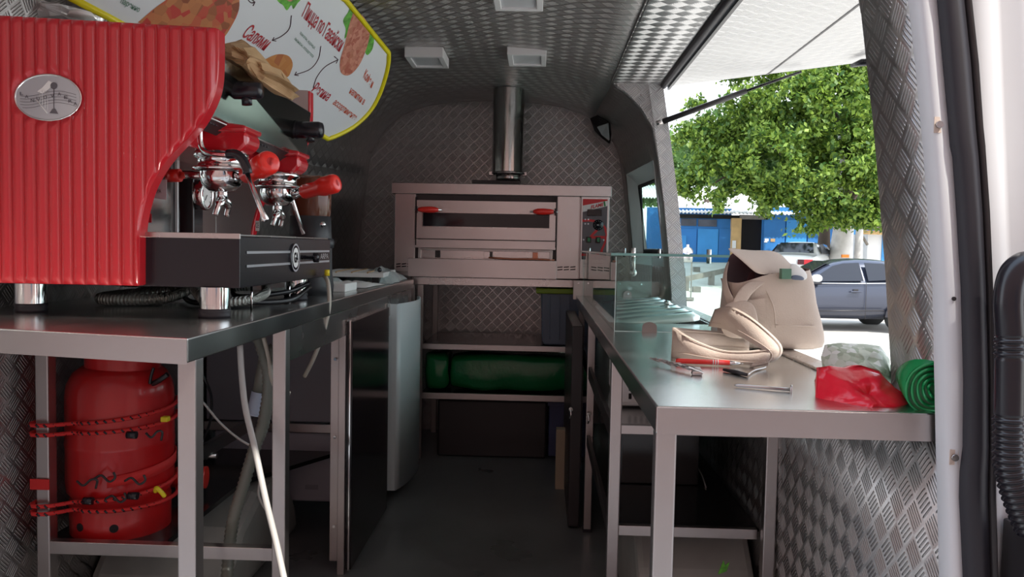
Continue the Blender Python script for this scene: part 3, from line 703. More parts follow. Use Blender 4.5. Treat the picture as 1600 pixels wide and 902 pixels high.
# body behind, drip tray base, top
YA, YBk = YM0+.04, YM1-.004
box('body', (-1.22, YA, 1.0), (-.985, YBk, 1.50), 'mirror_steel', em, .003)
box('cup_tray', (-1.22, YA, 1.50), (-.735, YBk, 1.515), 'steel', em, .002)
base = MB().box((-1.22, YA-.01, .997), (-.664, 2.505, 1.112)).build('drip_base', 'black_plastic', em, bevel=.002)
box('tray_trim', (-1.20, YA-.014, 1.106), (-.662, YA-.008, 1.118), 'steel', base, .001)
box('drip_grid', (-.99, YA, 1.112), (-.668, 2.495, 1.117), 'steel', base)
XF = -.6625
for z0 in (1.073, 1.042):
    MB().add([(XF, YA+.03, z0), (XF, 2.49, z0), (XF, 2.49, z0+.006), (XF, YA+.03, z0+.006)], [(0, 1, 2, 3)]).build('white_line', 'badge_silver', base)
cy, cz = 2.135, 1.060
rd = MB().lathe([(0, .004), (.038, .004), (.039, 0)], (XF-.001, cy, cz), 40, 'X').build('roundel', 'black_plastic', base)
MB().lathe([(.033, .0046), (.038, .0046)], (XF-.001, cy, cz), 40, 'X').build('roundel_ring', 'badge_silver', rd)
MB().lathe([(0, .0048), (.027, .0048)], (XF-.001, cy, cz), 40, 'X').build('roundel_disc', 'paper_white', rd)
text('GA', 'black_gloss', (XF+.0045, cy-.018, cz-.012), (XF+.0045, cy+.018, cz-.012), (XF+.0045, cy-.018, cz+.014), rd, bold=.03)
text('ARPA', 'badge_silver', (XF, 2.385, 1.053), (XF, 2.475, 1.053), (XF, 2.385, 1.069), base)
MB().lathe([(.006, 0), (.006, .025), (.014, .027), (.014, .04), (0, .042)], (XF, 2.225, cz), 16, 'X').build('tap_knob', 'black_plastic', base)
for x, y, lbx in ((-.728, 1.765, 0), (-1.172, 1.80, 0), (-.728, 2.36, 0), (-1.172, 2.36, 0)):
    f = MB().lathe([(.033, .948), (.033, .998)], (x, y, 0), 28).build('foot', 'chrome', em)
    MB().lathe([(0, .930), (.034, .930), (.035, .936), (.033, .940), (.035, .944), (.034, .950), (0, .950)], (x, y, 0), 28).build('foot_pad', 'rubber', f)
# inclined control panel
P4 = [at(345, 88, y=1.76), at(486, 176, y=2.385), at(478, 250, y=2.385), at(318, 180, y=1.76)]
back = [p+Vector((-.16, 0, .0)) for p in P4]
MB().add(P4+back, [(0, 1, 2, 3), (0, 4, 5, 1), (3, 2, 6, 7), (4, 7, 6, 5), (0, 3, 7, 4), (1, 5, 6, 2)]).build('control_panel', 'mirror_dark', em, bevel=.002)
MB().tube([P4[3]+Vector((.001, 0, 0)), P4[2]+Vector((.001, 0, 0))], .002, 6).build('panel_edge', 'steel', em)
u_ = MB(); q1, q2 = P4[3], P4[2]
u_.add([q1+Vector((0, 0, -.001)), q2+Vector((0, 0, -.001)), q2+Vector((-.03, 0, -.022)), q1+Vector((-.03, 0, -.022))], [(0, 1, 2, 3)]).build('under_lip', 'black_satin', em, solid=.003)
for t0, t1 in ((.04, .13), (.48, .60), (.88, .98)):
    g = MB()
    for k in range(4):
        o = q1.lerp(q2, t0).lerp(q1.lerp(q2, t1), k/4)+Vector((-.008, 0, -.010)); g.box(o, o+Vector((.003, .012, .003)))
    g.build('vent_slots', 'rubber', em)
# red hood running behind the groups
MB().box((-.99, YA, 1.315), (-.80, YBk, 1.385)).build('group_hood', 'red_enamel', em, bevel=.006)
# steam tap levers
def lever(y, x0, z, n, r=.021):
    t = MB().lathe([(.012, 0), (r*.8, .006), (r*.9, .02), (r, .03), (r, .095), (r*.85, .106), (0, .108)], (x0, y, z), 24, 'X').build('steam_lever', 'black_plastic', em)
    MB().tube([(x0+.012, y+.012, z+.045), (x0+.008, y+.006, z+.02), (x0+.012, y, z-.01)], [.014, .018, .016], 12).build('lever_neck', 'black_plastic', t)
    MB().tube([(x0+.032, y, z), (x0+.034, y, z)], r*1.1, 20).build('lever_ring', 'black_plastic', t)
    MB().tube([(x0+.07, y, z-.012), (x0+.072, y, z-.034)], .012, 12).build('lever_pin', 'black_plastic', t)
lever(1.87, at(352, 140, y=1.87).x-.02, at(370, 141, y=1.87).z, 0)
lever(2.27, at(446, 205, y=2.27).x, at(470, 203, y=2.27).z, 1, .024)
# group heads
def group(y, x, zt, hx, hy, hz, i):
    g = MB().prism([(x-.06, y-.045, zt-.02), (x+.055, y-.045, zt-.02), (x+.070, y-.03, zt+.0), (x+.070, y-.03, zt+.026), (x+.055, y-.045, zt+.034), (x-.06, y-.045, zt+.034)], (0, .09, 0)).build('group_housing', 'red_enamel', em, bevel=.010)
    MB().prism([(x-.03, y-.06, zt+.026), (x+.045, y-.06, zt+.026), (x+.072, y-.05, zt+.028), (x+.072, y-.05, zt+.042), (x-.03, y-.06, zt+.054)], (0, .115, 0)).build('housing_top', 'red_enamel', g, bevel=.008)
    cxx = x-.005
    MB().lathe([(0, zt-.018), (.062, zt-.018), (.064, zt-.03), (.055, zt-.034), (.055, zt-.052), (.066, zt-.054), (.068, zt-.06), (.05, zt-.066)], (cxx, y, 0), 40).build('group_ring', 'chrome', g)
    pf = MB().lathe([(.050, zt-.058), (.052, zt-.075), (.046, zt-.095), (.030, zt-.110), (.012, zt-.114), (0, zt-.114)], (cxx, y, 0), 36).build('portafilter', 'chrome', em)
    MB().tube([(cxx, y, zt-.10), (cxx, y, zt-.135)], .014, 14).build('spout_stem', 'chrome', pf)
    for s in (-1, 1):
        MB().tube(smooth([(cxx, y, zt-.13), (cxx+.006, y+s*.016, zt-.135), (cxx+.004, y+s*.030, zt-.148), (cxx-.002, y+s*.034, zt-.170)], 5), [.010]*10+[.007]*6, 10).build('spout', 'chrome', pf)
    a = Vector((cxx+.045, y, zt-.080)); d = (Vector((hx, hy, hz))-a); L = d.length; d.normalize()
    MB().tube([a-d*.02, a+d*.03, a+d*.042], [.014, .011, .017], 16).build('neck', 'chrome', pf)
    P = [(.035, .018), (.043, .0215), (L*.55, .021), (L*.61, .0245), (L*.68, .0275), (L*.93, .0275), (L*.985, .023), (L, .015)]
    MB().tube([a+d*t for t, _ in P]+[a+d*L], [r for _, r in P]+[.0095], 24, caps=False).build('handle', 'red_plastic', pf)
    MB().tube([a+d*L, a+d*(L-.02)], [.0097, .008], 20).build('handle_socket', 'red_strap', pf)
g1 = at(338, 243, y=1.92); group(1.92, -.770, 1.332, -.614, 1.80, 1.283, 0)
group(2.30, -.760, 1.318, -.576, 2.25, 1.272, 1)
# third handle stub visible through the side (blank group)
MB().tube([at(262, 275, y=1.95), at(282, 274, y=1.95)], .016, 16).build('spare_handle', 'red_plastic', em)
MB().tube([at(282, 274, y=1.95), at(330, 275, y=1.97)], .009, 12).build('spare_handle_neck', 'chrome', em)
# pressure gauge
gc = at(322, 305, y=2.05); ga = MB().lathe([(.036, 0), (.039, .006), (.039, .022), (.033, .026), (.031, .022)], gc-Vector((.02, 0, 0)), 36, 'X').build('pressure_gauge', 'chrome', em)
MB().lathe([(0, .021), (.031, .021)], gc-Vector((.02, 0, 0)), 32, 'X').build('gauge_face', 'paper_white', ga)
MB().tube([gc+Vector((.003, 0, 0)), gc+Vector((.003, -.012, -.014))], .001, 4).build('gauge_needle', 'black_satin', ga)
for k in range(9):
    a = -PI*.25+1.5*PI*k/8; MB().tube([gc+Vector((.0025, math.cos(a)*.022, math.sin(a)*.022)), gc+Vector((.0025, math.cos(a)*.027, math.sin(a)*.027))], .0007, 4).build('gauge_tick', 'black_satin', ga)
box('gauge_holder', gc+Vector((-.06, -.03, -.13)), gc+Vector((-.02, .03, .06)), 'black_gloss', em, .004)
box('back_strip', (-.984, 1.83, 1.12), (-.978, 1.836, 1.33), 'white_plastic_edge', em); box('back_strip', (-.984, 2.12, 1.12), (-.976, 2.135, 1.33), 'white_plastic_edge', em)
# small signs on the back panel
xb = -.984
c = [at(231, 281, y=1.80), at(261, 281, y=1.80), at(260, 313, y=1.80), at(228, 307, y=1.80)]
MB().add(c, [(0, 1, 2, 3)]).build('arpa_sign', 'badge_silver', em, solid=.0012)
text('ARPA', 'black_satin', at(238, 301, y=1.798), at(252, 302, y=1.798), at(238, 295, y=1.798), em)
for k, m in enumerate(('italy_green', 'paper_white', 'print_red')):
    a = at(220.5+5.4*k, 334, y=1.79); b = at(225.9+5.4*k, 348, y=1.79); MB().box(a, b+Vector((0, .001, 0))).build('flag_stripe', m, em)
a = at(399, 345, y=2.39); b = at(405, 361, y=2.39); ce = MB().box(a, b+Vector((0, .0015, 0))).build('ce_sticker', 'paper_white', em)
text('CE', 'black_satin', at(399.7, 356, y=2.388), at(404.5, 356, y=2.388), at(399.7, 348, y=2.388), em)
# steam wands
w1 = [at(312, 198, y=1.80), at(313, 222, y=1.80), at(319, 235, y=1.80), at(331, 240, y=1.79), at(358, 242, y=1.775)]
sw = MB().tube(smooth(w1, 6), .0065, 12).build('steam_wand', 'chrome', em)
MB().tube(smooth([at(356, 241, y=1.775), at(368, 241, y=1.77), at(378, 248, y=1.765), at(385, 262, y=1.76), at(387, 271, y=1.76)], 6), .0105, 14).build('wand_grip', 'black_plastic', sw)
MB().tube([at(386, 270, y=1.76), at(410, 332, y=1.75), at(414, 344, y=1.75), at(416, 347, y=1.75)], [.0055, .0055, .0095, .004], 14).build('wand_tip', 'chrome', sw)
w2 = MB().tube([at(450, 262, y=2.37), at(453, 300, y=2.37), at(474, 366, y=2.36)], .0055, 10).build('steam_wand', 'chrome', em)

# crumpled kraft bag on the machine
bp_ = [(341, 68), (372, 66), (398, 74), (410, 98), (440, 112), (452, 128), (465, 138), (440, 145), (464, 148), (452, 156), (420, 142), (392, 122), (368, 108), (343, 92)]
def lump(pts_px, y0, thick, seed, amp, fine=5, back=0.):
    """crumpled sheet bundle: outline rings shrunk towards front and back"""
    P = [at(x, y, y=y0) for x, y in pts_px]; n = len(P); c = sum(P, Vector())/n; vs = []; rings = []
    R = [(.0, -.5), (.12, -.5), (.32, -.49), (.52, -.44), (.72, -.34), (.88, -.20), (.97, -.08), (1, 0), (.9, .2), (.6, .42), (.2, .5), (0, .5)]
    Q = []
    for i in range(n):
        for k in range(fine): Q.append(P[i].lerp(P[(i+1) % n], k/fine))
    n = len(Q); mb = MB()
    for s, d in R[1:-1]:
        for q in Q:
            p = c+(q-c)*s+Vector((0, d*thick, 0))+back*(q-c).z*Vector((0, 1, 0))
            w = abs(noise.noise(p*26+Vector((seed, 0, 0))))*2.2+abs(noise.noise(p*60+Vector((0, seed, 0))))
            mb.v.append(p+Vector((0, amp*1.6*w*(1 if d < 0 else -1)*(1-s*.6), 0)))
    mb.f = [(i*n+k, i*n+(k+1) % n, (i+1)*n+(k+1) % n, (i+1)*n+k) for i in range(len(R)-3) for k in range(n)]+[tuple(range(n)), tuple(range((len(R)-3)*n, (len(R)-2)*n))]
    mb.sm = [False]*len(mb.f); mb.v = crumple(mb.v, amp*.6, 22, seed); return mb
kb = lump(bp_, 1.98, .26, 3, .016)
tag(kb.build('paper_bag', 'kraft'), 'crumpled brown kraft paper bag lying on top of the coffee machine', 'bag')
pb = lump([(22, 60), (30, 22), (46, 3), (56, 8), (70, 12), (72, -8), (84, 12), (110, 14), (140, 20), (168, 30), (170, 60)], 2.0, .22, 9, .014)
tag(pb.build('plastic_bag', 'clear_film'), 'cloudy clear plastic bag on top of the coffee machine behind the red panel', 'bag')
pb = lump([(-30, 60), (-30, -60), (10, -55), (34, -20), (30, 10), (20, 26), (26, 60)], 2.05, .2, 15, .02)
tag(pb.build('cutlery_bag', 'clear_film'), 'bag of clear plastic forks at the top left corner on the coffee machine', 'bag')
for i in range(5):
    a = at(2+i*6.5, -30, y=1.93); b = at(10+i*5.6, 12, y=1.93); 
    tag(MB().tube([a, b], .0016, 6).build('plastic_fork', 'clear_film'), ['clear plastic fork nearest the left frame edge in the top left bag', 'second clear plastic fork from the left edge in the top left bag', 'middle one of the five clear plastic forks in the top left bag', 'fourth clear plastic fork from the left edge in the top left bag', 'rightmost of the clear plastic forks in the top left bag'][i], 'fork', 'clear plastic forks')
tag(MB().lathe([(0, .012), (.025, .012), (.030, 0), (.0, 0)], at(127, 27, y=1.92), 24).build('cup_lid', 'paper_white'), 'round white cup lid peeping over the top of the red machine panel', 'lid')

# grinder behind
gr = thing('coffee_grinder', 'coffee grinder with brown translucent hopper standing behind the coffee machine', 'grinder', (-.78, 2.66, ZT))
gx = at(490, 340, y=2.66).x-.01
MB().lathe([(.062, 1.185), (.066, 1.20), (.069, 1.31), (.060, 1.322), (0, 1.324)], (gx, 2.66, 0), 32).build('hopper', 'brown_hopper', gr)
MB().lathe([(0, .93), (.075, .93), (.078, .96), (.072, 1.0), (.070, 1.12), (.066, 1.19), (0, 1.19)], (gx, 2.66, 0), 32).build('body', 'grinder_body', gr)
MB().lathe([(0, 1.082), (.045, 1.085), (.048, 1.10), (.045, 1.115), (0, 1.118)], (at(500, 372, y=2.55).x-.005, 2.56, 0), 24).build('portafilter_rest', 'grinder_body', gr)
c = at(504, 351, y=2.56); MB().sphere(c, .010).build('knob', 'chrome', gr)
MB().tube([c+Vector((0, .03, 0)), c], .004, 8).build('knob_stem', 'chrome', gr)

# ============================================================ MENU BOARD
A_ = at(607, 82, y=3.1); PN = (at(512, 217, y=3.1)-A_).cross(at(140, 14, y=1.95)-A_).normalized()
def mp(px, py, lift=0.): 
    p = on_plane(px, py, A_, PN); n = PN if PN.dot(EYE-p) > 0 else -PN; return p+n*lift
bo = thing('menu_board', 'white pizza menu board with yellow edging fixed along the upper left wall', 'menu board', (-.8, 2.6, 1.7))
e1, e2 = mp(607, 82), mp(512, 217)
endc = [mp(*p) for p in [(607, 82), (606, 100), (601, 122), (592, 148), (578, 173), (556, 195), (532, 209), (512, 217)]]
outl = [on_plane(400, -95, A_, PN), on_plane(540, 0, A_, PN)]+endc+[on_plane(175, 30, A_, PN), on_plane(106, -6, A_, PN)]
nb = -PN if PN.dot(EYE-e1) > 0 else PN
MB().prism(outl, nb*.008).build('panel', 'board_white', bo)
MB().tube(outl[:2]+smooth(endc, 4)+outl[-2:], .010, 6).build('yellow_edging', 'yellow_edge', bo)
def flat(pts, m, nm, lift=.0006, n=5, par=bo):
    P = [mp(x, y, lift) for x, y in pts]; P = smooth(P+[P[0]], n)[:-1] if n else P
    return MB().add(P, [tuple(range(len(P)))]).build(nm, m, par)
flat([(215, 35), (252, 5), (300, -22), (362, -22), (374, 8), (362, 40), (342, 63), (300, 62)], 'pizza_print', 'pizza_picture')
flat([(552, 18), (566, 24), (577, 45), (574, 70), (562, 100), (546, 117), (533, 114), (531, 96), (538, 70), (545, 40)], 'pizza_pink', 'pizza_picture', .0010)
flat([(546, 12), (552, 20), (548, 32), (544, 52), (538, 60), (540, 46), (536, 32), (543, 20)], 'lettuce', 'lettuce_picture')
flat([(577, 48), (584, 58), (582, 76), (574, 86), (570, 78), (576, 62)], 'lettuce', 'lettuce_picture')
flat([(409, 95), (432, 85), (450, 87), (457, 98), (455, 110), (447, 121), (420, 116)], 'pizza_brown', 'pizza_picture')
flat([(428, -6), (470, -6), (464, 6), (458, 14), (455, 8), (448, 16), (442, 8), (436, 4)], 'lettuce', 'lettuce_picture')
flat([(440, -12), (466, -12), (456, 1), (448, 0)], 'pizza_pink', 'pizza_picture', .0012)
def wr(s_, m, a, b, c, bold=.012): text(s_, m, mp(*a), mp(*b), mp(*c), bo, lift=.0014, bold=bold)
wr('Салями', 'print_red', (377, 56), (412, 79), (392, 38)); wr('Пицца по Гавайски', 'print_red', (471, 25), (530, 81), (481, 3))
wr('Регина', 'print_red', (486, 142), (510, 158), (496, 129)); wr('Кофе и', 'print_rust', (567, 121), (580, 138), (572, 108))
wr('напитки в', 'print_rust', (545, 145), (567, 164), (550, 135)); wr('ассортименте', 'print_rust', (519, 162), (553, 188), (526, 154))
wr('томаты, курица,', 'print_green', (467, 52), (491, 77), (470, 48), 0); wr('ананасы, моцарелла', 'print_green', (459, 61), (488, 90), (462, 57), 0)
wr('паренно', 'print_green', (187, 4), (216, 19), (191, -4), .01)
for pts in ([(455, 24), (452, 44), (440, 56), (425, 63)], [(501, 72), (497, 92), (484, 108), (460, 117)], [(489, 137), (495, 120), (508, 104), (528, 93)], [(385, -3), (392, 4), (398, 3)]):
    MB().tube(smooth([mp(x, y, .001) for x, y in pts], 6), .0016, 5).build('arrow', 'print_dark', bo)
    a, b = pts[-1], pts[-2]; h = 5
    MB().tube([mp(a[0]+(3 if a[0] < b[0] else -6), a[1]-5, .001), mp(*a, .001), mp(a[0]+(6 if a[0] < b[0] else -3), a[1]+(1 if a[0] < b[0] else 6), .001)], .0016, 5).build('arrow_head', 'print_dark', bo)

# ============================================================ ITEMS on the far end of the left table
tr = thing('ribbed_tray', 'white tray with raised dividers lying at the far end of the left worktable', 'tray', (-.95, 3.7, ZT))
tr_a = [(-.93, 3.35), (-.66, 3.35), (-.70, 3.85), (-.98, 3.85)]
MB().prism([(x, y, ZT+.03) for x, y in tr_a], (0, 0, .02)).build('plate', 'paper_white', tr, bevel=.003)
for t in (.25, .5, .75): 
    a = Vector((*tr_a[0], ZT+.05)).lerp(Vector((*tr_a[1], ZT+.05)), t); b = Vector((*tr_a[3], ZT+.05)).lerp(Vector((*tr_a[2], ZT+.05)), t); MB().tube([a, b], .004, 6).build('divider', 'kraft', tr)
for x in (-.9, -.72): box('foot', (x, 3.4, ZT), (x+.03, 3.8, ZT+.03), 'black_satin', tr)
c = at(593, 422, y=3.33); MB().sphere(c, .010, 12, 8).build('knob', 'black_plastic', tr)
def sheet(pts, m, name, label, cat, amp, seed, h=.0, nx=26, ny=12, z=ZT, group=None):
    """pts: four floor corners (x, y); crumpled low heap"""
    a, b, c, d = [Vector((x, y, z)) for x, y in pts]; mb = MB()
    def f(u, v):
        p = a.lerp(b, u).lerp(d.lerp(c, u), v); e = (math.sin(PI*u)*math.sin(PI*v))**.5 if 0 < u < 1 and 0 < v < 1 else 0
        n = noise.noise(p*11+Vector((seed, 0, 0)))*.5+.5+.5*noise.noise(p*40+Vector((seed, 0, 0)))
        w = noise.noise_vector(p*9+Vector((seed, 3, 0))); return Vector((p.x+w.x*.03*(1-e*.5), p.y+w.y*.03, z+.002+e*(h+max(0, n)*amp)))
    mb.grid(f, nx, ny); return tag(mb.build(name, m), label, cat, group)
sheet([(-.95, 2.72), (-.70, 2.80), (-.78, 3.30), (-1.05, 3.30)], 'bubble_wrap', 'bubble_wrap', 'bubble wrap bundle beside the espresso machine on the left worktable', 'wrapping', .04, 1, .02)
sheet([(-.86, 3.40), (-.64, 3.42), (-.66, 3.95), (-.80, 3.9)], 'bubble_wrap', 'bubble_wrap', 'pale bubble wrap hanging near the far corner of the left worktable', 'wrapping', .05, 5, .03)
sheet([(-.86, 3.02), (-.67, 3.04), (-.67, 3.35), (-.85, 3.33)], 'paper_white', 'crumpled_sheet', 'flat white wrapper in front of the ribbed tray on the left worktable', 'paper', .02, 8, .005)
tag(box('white_tray', at(438, 455, z=ZT+.0)+Vector((-.10, 0, 0)), (-.68, 2.95, ZT+.030), 'paper_white', None, .004), 'low white box just behind the espresso machine foot', 'box')

# ============================================================ GAS CYLINDER, straps
GX, GY, GR = -1.158, 2.165, .138
ZS = .300
gc_ = thing('gas_cylinder', 'red steel gas cylinder strapped under the left worktable', 'gas cylinder', (GX, GY, ZS))
prof = [(GR*.93, .0), (GR*.94, .085), (GR*.90, .10), (GR*.98, .115), (GR, .14), (GR, .235), (GR*1.012, .24), (GR*1.012, .25), (GR, .255), (GR, .375), (GR*.97, .405), (GR*.86, .435), (GR*.70, .452), (GR*.4, .46), (0, .462)]
MB().lathe([(r, ZS+h) for r, h in prof], (GX, GY, 0), 56).build('body', 'red_cylinder', gc_)
MB().lathe([(GR*.70, ZS+.445), (GR*.70, ZS+.60), (GR*.64, ZS+.60), (GR*.64, ZS+.445)], (GX+.008, GY, 0), 48).build('collar', 'red_cylinder', gc_)
for a in (-1.95, -1.22): 
    c = Vector((GX+math.cos(a)*GR*.94, GY+math.sin(a)*GR*.94, ZS+.035)); d = Vector((math.cos(a), math.sin(a), 0)); MB().cyl(c-d*.002, c+d*.0015, .011, 16).build('foot_hole', 'dark_void', gc_)
MB().cyl((GX, GY, ZS+.46), (GX, GY, ZS+.52), .022, 16).build('valve', 'steel', gc_)
def rope(z, r=.0055, lift=.008, sag=0., label='', seed=0):
    R = GR+lift; lx = -1.292
    P = [Vector((lx, 2.06, z)), Vector((lx, 1.975, z)), Vector((-1.25, 1.972, z-.002))]
    for k in range(13):
        a = -PI*.62+PI*.80*k/12; P.append(Vector((GX+R*math.cos(a), GY+R*math.sin(a), z-.008+sag*k/12)))
    Q = smooth(P, 6); t = thing('bungee_cord', label, 'bungee cord', (GX-.13, 1.98, z), 'red bungee cords')
    MB().tube(Q, r, 8).build('cord', 'red_strap', t)
    # raised dark flecks of the weave
    mb = MB(); acc = 0
    for i in range(1, len(Q)):
        seg = Q[i]-Q[i-1]; acc += seg.length
        if acc > .016:
            acc = 0; d = seg.normalized(); mb.tube([Q[i]-d*.004+Vector((0, -.0035, .003)), Q[i]+d*.004+Vector((0, -.0035, -.003))], .0032, 6)
    w = mb.build('weave', 'black_plastic', t); w['kind'] = 'stuff'
    return Q, t
yf = GY-GR-.014
for (z, lb, sg) in ((.625, 'upper red bungee cord, top strand of the upper pair around the gas cylinder', .035), (.600, 'upper red bungee cord, lower strand of the upper pair around the gas cylinder', .02),
        (.416, 'red bungee cord, top strand of the lower pair around the gas cylinder', .035), (.396, 'red bungee cord, lowest strand near the foot of the gas cylinder', .0)):
    Q, t = rope(z, sag=sg, label=lb)
def hook(p, s, m='black_satin', r=.003, flip=1):
    p = Vector(p); return MB().tube(smooth([p, p+Vector((.02*s, -.004, .010*flip)), p+Vector((.04*s, -.004, -.006*flip)), p+Vector((.055*s, -.002, .004)), p+Vector((.05*s, 0, .018*flip))], 5), r, 8)
hk = [(at(148, 748, y=yf-.004), 1, 1), (at(195, 752, y=yf-.002), 1, 1), (at(228, 677, y=yf+.004), .8, -1), (at(165, 780, y=yf-.002), 1, 1), (at(120, 752, y=yf), 1, -1)]
hl_ = ['black wire hook left of centre on the flat red strap', 'black wire hook right of centre at the end of the flat red strap', 'thin black wire hook on the upper cords beside the ferrule', 'black wire hook on the lower cords under the flat strap', 'black wire hook nearest the table leg on the flat red strap']
for (p, s, fl_), lb in zip(hk, hl_):
    tag(hook(p, s, flip=fl_).build('strap_hook', 'black_satin'), lb, 'hook', 'black wire hooks')
for px, py, lb in ((206, 680, 'black ferrule on the upper red cords of the gas cylinder'), (138, 783, 'left black ferrule on the lower red cords of the gas cylinder'), (208, 775, 'right black ferrule on the lower red cords of the gas cylinder')):
    c = at(px, py, y=yf-.004); tag(MB().cyl(c+Vector((-.012, 0, 0)), c+Vector((.012, 0, 0)), .010, 12).build('cord_ferrule', 'black_plastic'), lb, 'ferrule', 'black cord ferrules')
# flat red strap
_rs = thing('ratchet_strap', 'flat bright red strap wrapped around the gas cylinder between the cord pairs', 'strap', (GX, GY-GR, .47))
sp = MB(); R = GR+.004; n = 16
vs = []
for k in range(n+1):
    a = -PI*.42+PI*.62*k/n; zc = .462+.035*k/n
    for dz in (-.014, .014): vs.append((GX+R*math.cos(a), GY+R*math.sin(a), zc+dz))
sp.add(vs, [(2*k, 2*k+2, 2*k+3, 2*k+1) for k in range(n)], True)
_s = sp.build('band', 'red_strap', _rs, solid=.002)
MB().box((-1.296, 1.977, .455), (-1.247, 1.981, .482)).build('leg_wrap', 'red_strap', _rs)
# red strap wrapped around the gas cylinder between the cord pairs', 'strap')
c = at(243, 768, y=2.05); tag(MB().tube(smooth([c, c+Vector((.008, -.01, .012)), c+Vector((.02, -.008, .0)), c+Vector((.024, 0, -.012))], 5), .006, 8).build('yellow_hook', 'yellow_plastic'), 'yellow plastic cord hook at the right side of the gas cylinder', 'hook')
c = at(250, 660, y=2.08); tag(MB().box(c, c+Vector((.02, .02, .014))).build('yellow_clip', 'yellow_plastic', bevel=.003), 'small yellow clip at the upper cords right of the gas cylinder', 'clip')
rv = thing('red_reel', 'small red drum lying on the lower shelf right of the gas cylinder', 'drum', at(295, 740, y=2.5))
c = at(290, 748, y=2.42); MB().cyl(c+Vector((-.09, 0, .0)), c+Vector((.055, .02, .0)), .030, 24).build('drum', 'red_plastic', rv)
MB().cyl(c+Vector((.045, .018, 0)), c+Vector((.058, .02, 0)), .034, 24).build('cap', 'red_plastic', rv)
rg = thing('gas_regulator', 'dark metal gas regulator above the red drum in the shade', 'regulator', at(315, 712, y=2.5))
c = at(315, 712, y=2.5); MB().sphere(c, .026, 16, 10, (1, 1, .7)).build('dome', 'steel', rg); MB().tube([c+Vector((-.045, 0, 0)), c+Vector((.05, 0, 0))], .009, 10).build('union', 'steel', rg); MB().tube([c, c+Vector((0, 0, .04))], .012, 10).build('knob', 'black_satin', rg)

# ============================================================ HOSES AND CABLES
def cable(pts, r, m, name, label, cat='cable', n=10, group=None):
    P = [at(x, y, y=d) for x, y, d in pts]; return tag(MB().tube(smooth(P, 8), r, n).build(name, m), label, cat, group)
cable([(375, 540, 1.95), (378, 590, 1.93), (384, 640, 1.9), (398, 700, 1.87), (415, 780, 1.83), (432, 850, 1.8), (446, 915, 1.75)], .0075, 'white_cable', 'power_cable', 'thick white cable hanging from the left worktable down to the floor')
# corrugated drain hose
def corrugated(pts, r, m, name, label, pitch=.013, amp=.10, cat='hose'):
    P = smooth([Vector(p) for p in pts], 12); Q = []; 
    acc = 0; L = [0]
    for a, b in zip(P, P[1:]): L.append(L[-1]+(b-a).length)
    n = int(L[-1]/(pitch/2)); j = 0; Q = []; R = []
    for k in range(n+1):
        s = L[-1]*k/n
        while j < len(L)-2 and L[j+1] < s: j += 1
        t = (s-L[j])/max(1e-6, L[j+1]-L[j]); Q.append(P[j].lerp(P[j+1], min(1, t))); R.append(r*(1+amp*(1 if k % 2 else -1)))
    return tag(MB().tube(Q, R, 14).build(name, m), label, cat)
corrugated([at(x, y, y=d) for x, y, d in [(404, 528, 2.12), (414, 560, 2.1), (420, 600, 2.1), (412, 660, 2.12), (398, 700, 2.13), (380, 760, 2.12), (365, 810, 2.1), (358, 860, 2.1), (354, 915, 2.05)]], .016, 'hose_grey', 'drain_hose', 'grey corrugated drain hose running down behind the white cable')
cable([(412, 528, 2.0), (420, 560, 2.0), (424, 590, 2.0), (434, 610, 2.0), (452, 614, 2.03)], .0055, 'beige_cable', 'hose', 'short beige tube looping behind the second leg of the left worktable', 'hose')
cable([(508, 432, 2.40), (513, 445, 2.36), (514, 480, 2.34), (505, 520, 2.34), (490, 560, 2.36), (476, 588, 2.4)], .0065, 'beige_cable', 'power_cable', 'beige cable draped over the table edge from the coffee machine corner')
c = at(511, 431, y=2.39); tag(MB().cyl(c, c+Vector((.0, 0, .018)), .008, 12).build('cable_gland', 'yellow_plastic'), 'small yellow gland where the beige cable leaves the coffee machine', 'gland')
cable([(296, 605, 2.3), (318, 630, 2.3), (345, 662, 2.3), (372, 685, 2.3), (392, 698, 2.3), (404, 715, 2.32), (406, 745, 2.34), (404, 772, 2.34), (412, 792, 2.35), (424, 806, 2.36), (434, 800, 2.36)], .0035, 'white_cable', 'thin_cable', 'thin white cable sagging in the shade under the left worktable')
for k, (pts, lb) in enumerate([([(240, 575, 2.1), (236, 588, 2.1), (234, 600, 2.1)], 'short black cable beside the collar of the gas cylinder'), ([(300, 565, 2.25), (318, 590, 2.25), (330, 620, 2.3), (328, 660, 2.35), (315, 690, 2.4), (300, 702, 2.4)], 'black cable looping behind the near leg of the left worktable'),
        ([(302, 568, 2.2), (303, 610, 2.2), (300, 650, 2.2)], 'black cable hanging straight beside the near leg of the left worktable'), ([(232, 603, 2.12), (248, 595, 2.1), (262, 585, 2.1)], 'thick black hose end at the right of the gas cylinder shoulder')]):
    cable(pts, .004 if k < 3 else .007, 'hose_black', 'black_cable', lb)
fn = thing('drain_funnel', 'pale blue plastic drain pipe end hanging beside the grey hose', 'pipe', at(402, 620, y=2.2))
a, b, c = at(412, 580, y=2.2), at(406, 612, y=2.2), at(399, 648, y=2.2)
MB().tube([at(430, 545, y=2.22), at(416, 556, y=2.21), a, b], .020, 18).build('pipe', 'hose_grey', fn); MB().tube([b, c], [.022, .024], 20, caps=False).build('socket', 'funnel_plastic', fn); MB().tube([b+(c-b)*.9, c], [.0245, .0225], 20).build('socket_lip', 'funnel_plastic', fn)
